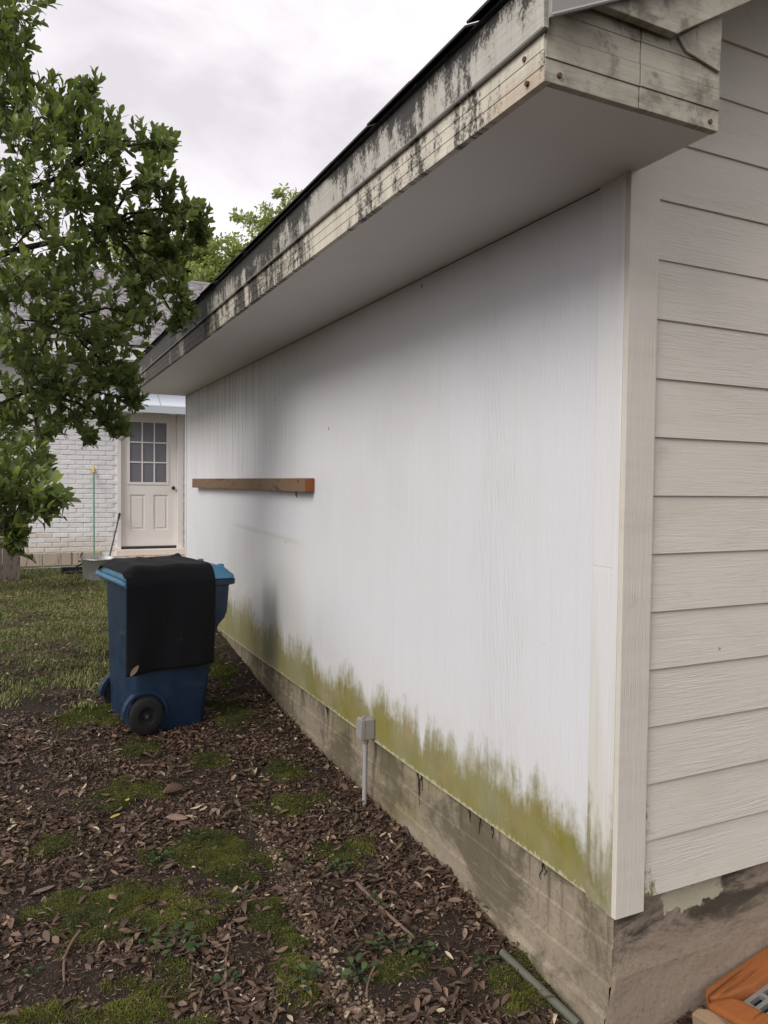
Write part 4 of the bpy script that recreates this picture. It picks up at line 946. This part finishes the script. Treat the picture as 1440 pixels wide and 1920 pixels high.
# ------------------------------------------------------------------ trees
def unp(u, v, d):   # a point at forward distance d along the photograph's ray: places crowns in the yard
    return CAM+(fw+rt*((u-720)/F)-up*((v-960)/F))*d
tree = tag(empty('broadleaf_tree', (-3.15, 4.0, g1(-3.15, 4.0))), 'glossy dark green broadleaf tree overhanging the yard from the left', 'tree')
TB = Vector(tree.location)
blobs = [(20,-40,4.1,.22),(-60,60,4.2,.3),(20,75,4.2,.13),(-20,10,4.0,.2),(10,185,4.2,.24),(75,210,4.3,.22),(150,215,4.3,.13),(165,170,4.35,.08),(110,300,4.3,.30),(200,265,4.4,.17),(275,265,4.4,.10),(308,262,4.45,.07),(285,330,4.45,.14),(20,330,4.0,.33),
         (190,370,4.5,.26),(300,395,4.5,.15),(345,385,4.55,.09),(370,410,4.6,.07),(110,450,4.4,.33),(230,460,4.7,.26),(320,455,4.7,.11),(375,440,4.7,.05),(20,470,4.0,.35),(150,560,4.4,.28),(270,530,4.8,.14),(335,535,4.6,.09),(350,580,4.6,.06),(270,590,4.7,.13),(200,610,4.7,.20),
         (40,600,4.1,.32),(110,670,4.5,.25),(190,690,4.8,.18),(235,715,4.7,.10),(250,750,4.7,.06),(200,770,4.7,.12),(130,755,4.7,.18),(50,730,4.4,.24),(165,815,4.6,.04),(90,800,4.9,.10),(10,790,4.6,.18),(220,800,4.7,.05),
         (330,600,4.7,.05),(30,880,3.9,.20),(75,870,4.2,.09),(15,940,3.1,.16),(70,930,3.1,.10),(100,925,3.05,.05),(30,1000,3.2,.06),(-40,900,3.2,.2),
         (-110,300,4.2,.28),(-110,600,4.3,.28),(-100,800,4.0,.25),(-80,150,4.4,.25),(40,-160,4.4,.25)]
P_, D_, N_, Ls_, Tn_ = [], [], [], [], []
branch = MB(); twigs = MB(); cen = []
for (u, v, d, r) in blobs:
    c = unp(u, v, d+random.uniform(-.1, .1)); cen.append(c)
trunk_top = TB+Vector((.10, .0, 1.5))
MB().tube([TB-Vector((0, 0, .25)), TB+Vector((.02, .02, .4)), TB+Vector((-.03, .0, 1.0)), trunk_top-TB+TB, TB+Vector((.05, .1, 2.3)), TB+Vector((.1, .15, 3.2)), TB+Vector((.1, .1, 4.2))], [.13, .105, .095, .085, .06, .04, .012], 12).build('trunk', M_BARK, tree)
tr_o = tree.children[0]; tr_o.data.transform(Matrix.Translation(-TB))
limbs = [unp(-60, 120, 4.3), unp(120, 330, 4.4), unp(60, 420, 4.3), unp(200, 430, 4.55), unp(120, 600, 4.5), unp(60, 730, 4.5), unp(-20, 930, 3.5), unp(-100, 500, 4.4)]
for e in limbs:
    s0 = TB+Vector((.0, .03, max(1.7, min(3.0, (e.z-TB.z)*.72)))); m1 = s0.lerp(e, .4)+Vector((0, 0, .08)); m2 = s0.lerp(e, .75)+Vector((random.uniform(-.06, .06), random.uniform(-.06, .06), .06))
    branch.tube([p-TB for p in (s0, m1, m2, e)], [.042, .030, .020, .012], 8)
for (u, v, d, r), c in zip(blobs, cen):
    l = min(limbs, key=lambda e: (e-c).length); m = l.lerp(c, .5)+Vector((random.uniform(-.07, .07), random.uniform(-.07, .07), random.uniform(-.03, .08)))
    branch.tube([p-TB for p in (l, m, c)], [.011, .008, .004], 6)
    depth_r = max(r, .12)*1.15
    nshoot = int(12+450*r*r+62*r)
    for _ in range(nshoot):
        while True:
            q = Vector((random.uniform(-1, 1), random.uniform(-1, 1), random.uniform(-1, 1)))
            if q.length < 1: break
        if random.random() < .22: q = q.normalized()*random.uniform(1.0, 1.32)
        tip = c+Vector((q.x*r, q.y*max(depth_r, r), q.z*r)); 
        dr_ = (q*.7+Vector((random.uniform(-.4, .4), random.uniform(-.4, .4), random.uniform(.1, .9)))).normalized()
        ln_ = random.uniform(.06, .13); st0 = tip-dr_*ln_
        twigs.tube([p-TB for p in (c.lerp(st0, .78)+Vector((0, 0, random.uniform(-.02, .02))), st0, tip)], [.0028, .0022, .001], 3, False)
        nl = random.randint(6, 10)
        sdv = dr_.orthogonal().normalized(); sd2 = dr_.cross(sdv); ph = random.uniform(0, 6.28); bt = random.betavariate(2, 2.6)
        for k in range(nl):
            t = k/nl; an = ph+k*2.4; sp = random.uniform(.55, 1.0)*(1.15-.55*t)
            out = sdv*math.cos(an)+sd2*math.sin(an); dd = (dr_*(1.25-sp*.6)+out*sp+Vector((0, 0, .12))).normalized()
            P_.append(st0.lerp(tip, .15+.85*t)); D_.append(dd); N_.append(dr_*1.0-out*.35+Vector((0, 0, .45)))
            Ls_.append(random.uniform(.040, .078)*(.75 if t > .85 else 1)); Tn_.append(min(1, max(0, bt*.75+random.gauss(.05, .1)+(.5 if random.random() < .012 else 0))))
branch.build('branches', M_BARK, tree, smooth=True); twigs.build('twigs', M_BARK, tree)
P_ = np.array(P_)-np.array(TB); D_ = np.array(D_); N_ = np.array(N_); Ls_ = np.array(Ls_); Tn_ = np.array(Tn_)
Wd_ = Ls_*RNG.uniform(.42, .54, len(Ls_)); Cf = RNG.uniform(.1, .5, len(Ls_)); Cc = RNG.uniform(-.1, .55, len(Ls_))
# the 300 leaves that show largest: nearest ones inside the view
rel = P_+np.array(TB)-np.array(CAM); dz_ = rel@np.array(fw); uu = 720+F*(rel@np.array(rt))/dz_; vv = 960-F*(rel@np.array(up))/dz_
inview = (uu > 5) & (uu < 1435) & (vv > 5) & (vv < 1915)
score = np.where(inview, Ls_/dz_, -1); idx = np.argsort(-score)[:300]; mask = np.zeros(len(P_), bool); mask[idx] = True
V, Fc, T = leaves_np(P_[~mask], Ls_[~mask], Wd_[~mask], D_[~mask], N_[~mask], Tn_[~mask], Cf[~mask], Cc[~mask])
o = inst('foliage', npmesh('foliage', V, Fc, 3, M_LEAF, T, True), tree); o['kind'] = 'stuff'
one = np.array([[0., 0, 0]]); uV, uF, uT = leaves_np(one, np.array([1.]), np.array([.48]), np.array([[1., 0, 0]]), np.array([[0, 0, 1.]]), np.array([.4]), .28, .22)
lm = npmesh('leaf', uV, uF, 3, M_LEAFO, uT, True)
for i in idx:
    d = Vector(D_[i]).normalized(); nn = Vector(N_[i]); nn = (nn-d*nn.dot(d)).normalized(); bb = nn.cross(d)
    m = Matrix((d, bb, nn)).transposed().to_4x4(); m.translation = Vector(P_[i]); inst('leaf', lm, tree, mat4=m @ Matrix.Scale(float(Ls_[i]), 4))

def far_tree(name, base, height, rad, lab, nclump, seed, mat=M_OAK, leaf=.11, zs=.62):
    rnd = random.Random(seed); t = tag(empty(name, base), lab, 'tree')
    tk = MB(); tk.tube([(0, 0, -.3), (.05, 0, height*.25), (0, .1, height*.45), (.1, .1, height*.75)], [.32, .25, .2, .08], 10); 
    ends = []
    for i in range(9):
        az = i*2.4+rnd.random(); e = Vector((math.cos(az)*rad*.75, math.sin(az)*rad*.75, height*(.55+.4*rnd.random()))); ends.append(e)
        tk.tube([(0, .05, height*(.28+.12*rnd.random())), e*.45+Vector((0, 0, height*.22)), e], [.13, .08, .02], 7)
        for _ in range(4):
            e2 = e+Vector((rnd.uniform(-1, 1), rnd.uniform(-1, 1), rnd.uniform(-.2, .8)))*rad*.3; tk.tube([e*.7+Vector((0, 0, height*.15)), (e+e2)/2, e2], [.05, .03, .008], 5); ends.append(e2)
    tk.build('trunk', M_BARK2, t, smooth=True)
    r2 = np.random.default_rng(seed); Ps, To = [], []
    for i in range(nclump):
        a = rnd.choice(ends)+Vector((rnd.gauss(0, .22), rnd.gauss(0, .22), rnd.gauss(.05, .16)))*rad; k = 60; s = rnd.uniform(.2, .42)
        q = r2.normal(0, 1, (k, 3)); q /= np.linalg.norm(q, axis=1, keepdims=True); q *= (r2.random((k, 1))**.4)*s*np.array((1, 1, .6)); Ps.append(np.array(a)+q); To.append(np.clip(rnd.betavariate(2, 2)+r2.normal(0, .12, k), 0, 1))
    Ps = np.concatenate(Ps); To = np.concatenate(To); n = len(Ps); Dn = r2.normal(0, 1, (n, 3)); Nn = r2.normal(0, .6, (n, 3))+np.array((0, 0, 1.))
    ls = r2.uniform(.6, 1.3, n)*leaf; V, Fc, T = leaves_np(Ps, ls, ls*.5, Dn, Nn, To, .2, .2)
    o = inst('crown', npmesh('crown', V, Fc, 3, mat, T), t); return t
b1 = unp(445, 900, 26); far_tree('oak_tree', (b1.x, b1.y, -.1), 10.5, 2.4, 'bright yellow green oak crown rising behind the grey roof', 1000, 3, M_OAK, .15)
b2 = unp(300, 900, 27); far_tree('oak_tree', (b2.x, b2.y, -.1), 9.6, 2.4, 'paler oak behind the roof, partly hidden by the glossy tree', 600, 5, M_OAK, .15)
b3 = unp(40, 900, 9.0)
sh_ = tag(empty('garden_shrub', (b3.x-.62, b3.y, g1(b3.x-.62, b3.y))), 'light green shrub against the brick wall behind the tree', 'shrub')
P = []; st = MB()
for i in range(150):
    a = random.uniform(0, 6.28); r_ = random.random()**.5*.42; z = .75+random.random()*1.05; P.append((math.cos(a)*r_, math.sin(a)*r_*.8, z-r_*.5))
for p in P[::4]: st.tube([(0, 0, -.05), (p[0]*.4, p[1]*.4, p[2]*.6), p], [.012, .008, .002], 5)
st.build('stems', M_BARK, sh_)
Q = np.repeat(np.array(P), 14, 0)+RNG.normal(0, .06, (150*14, 3)); n = len(Q); ls = RNG.uniform(.035, .07, n)
V, Fc, T = leaves_np(Q, ls, ls*.5, RNG.normal(0, 1, (n, 3))+np.array((0, 0, .4)), RNG.normal(0, .5, (n, 3))+np.array((0, 0, 1.)), np.clip(RNG.random(n)*.7+.25, 0, .97), .25, .2)
o = inst('foliage', npmesh('foliage', V, Fc, 3, M_LEAF, T, True), sh_)
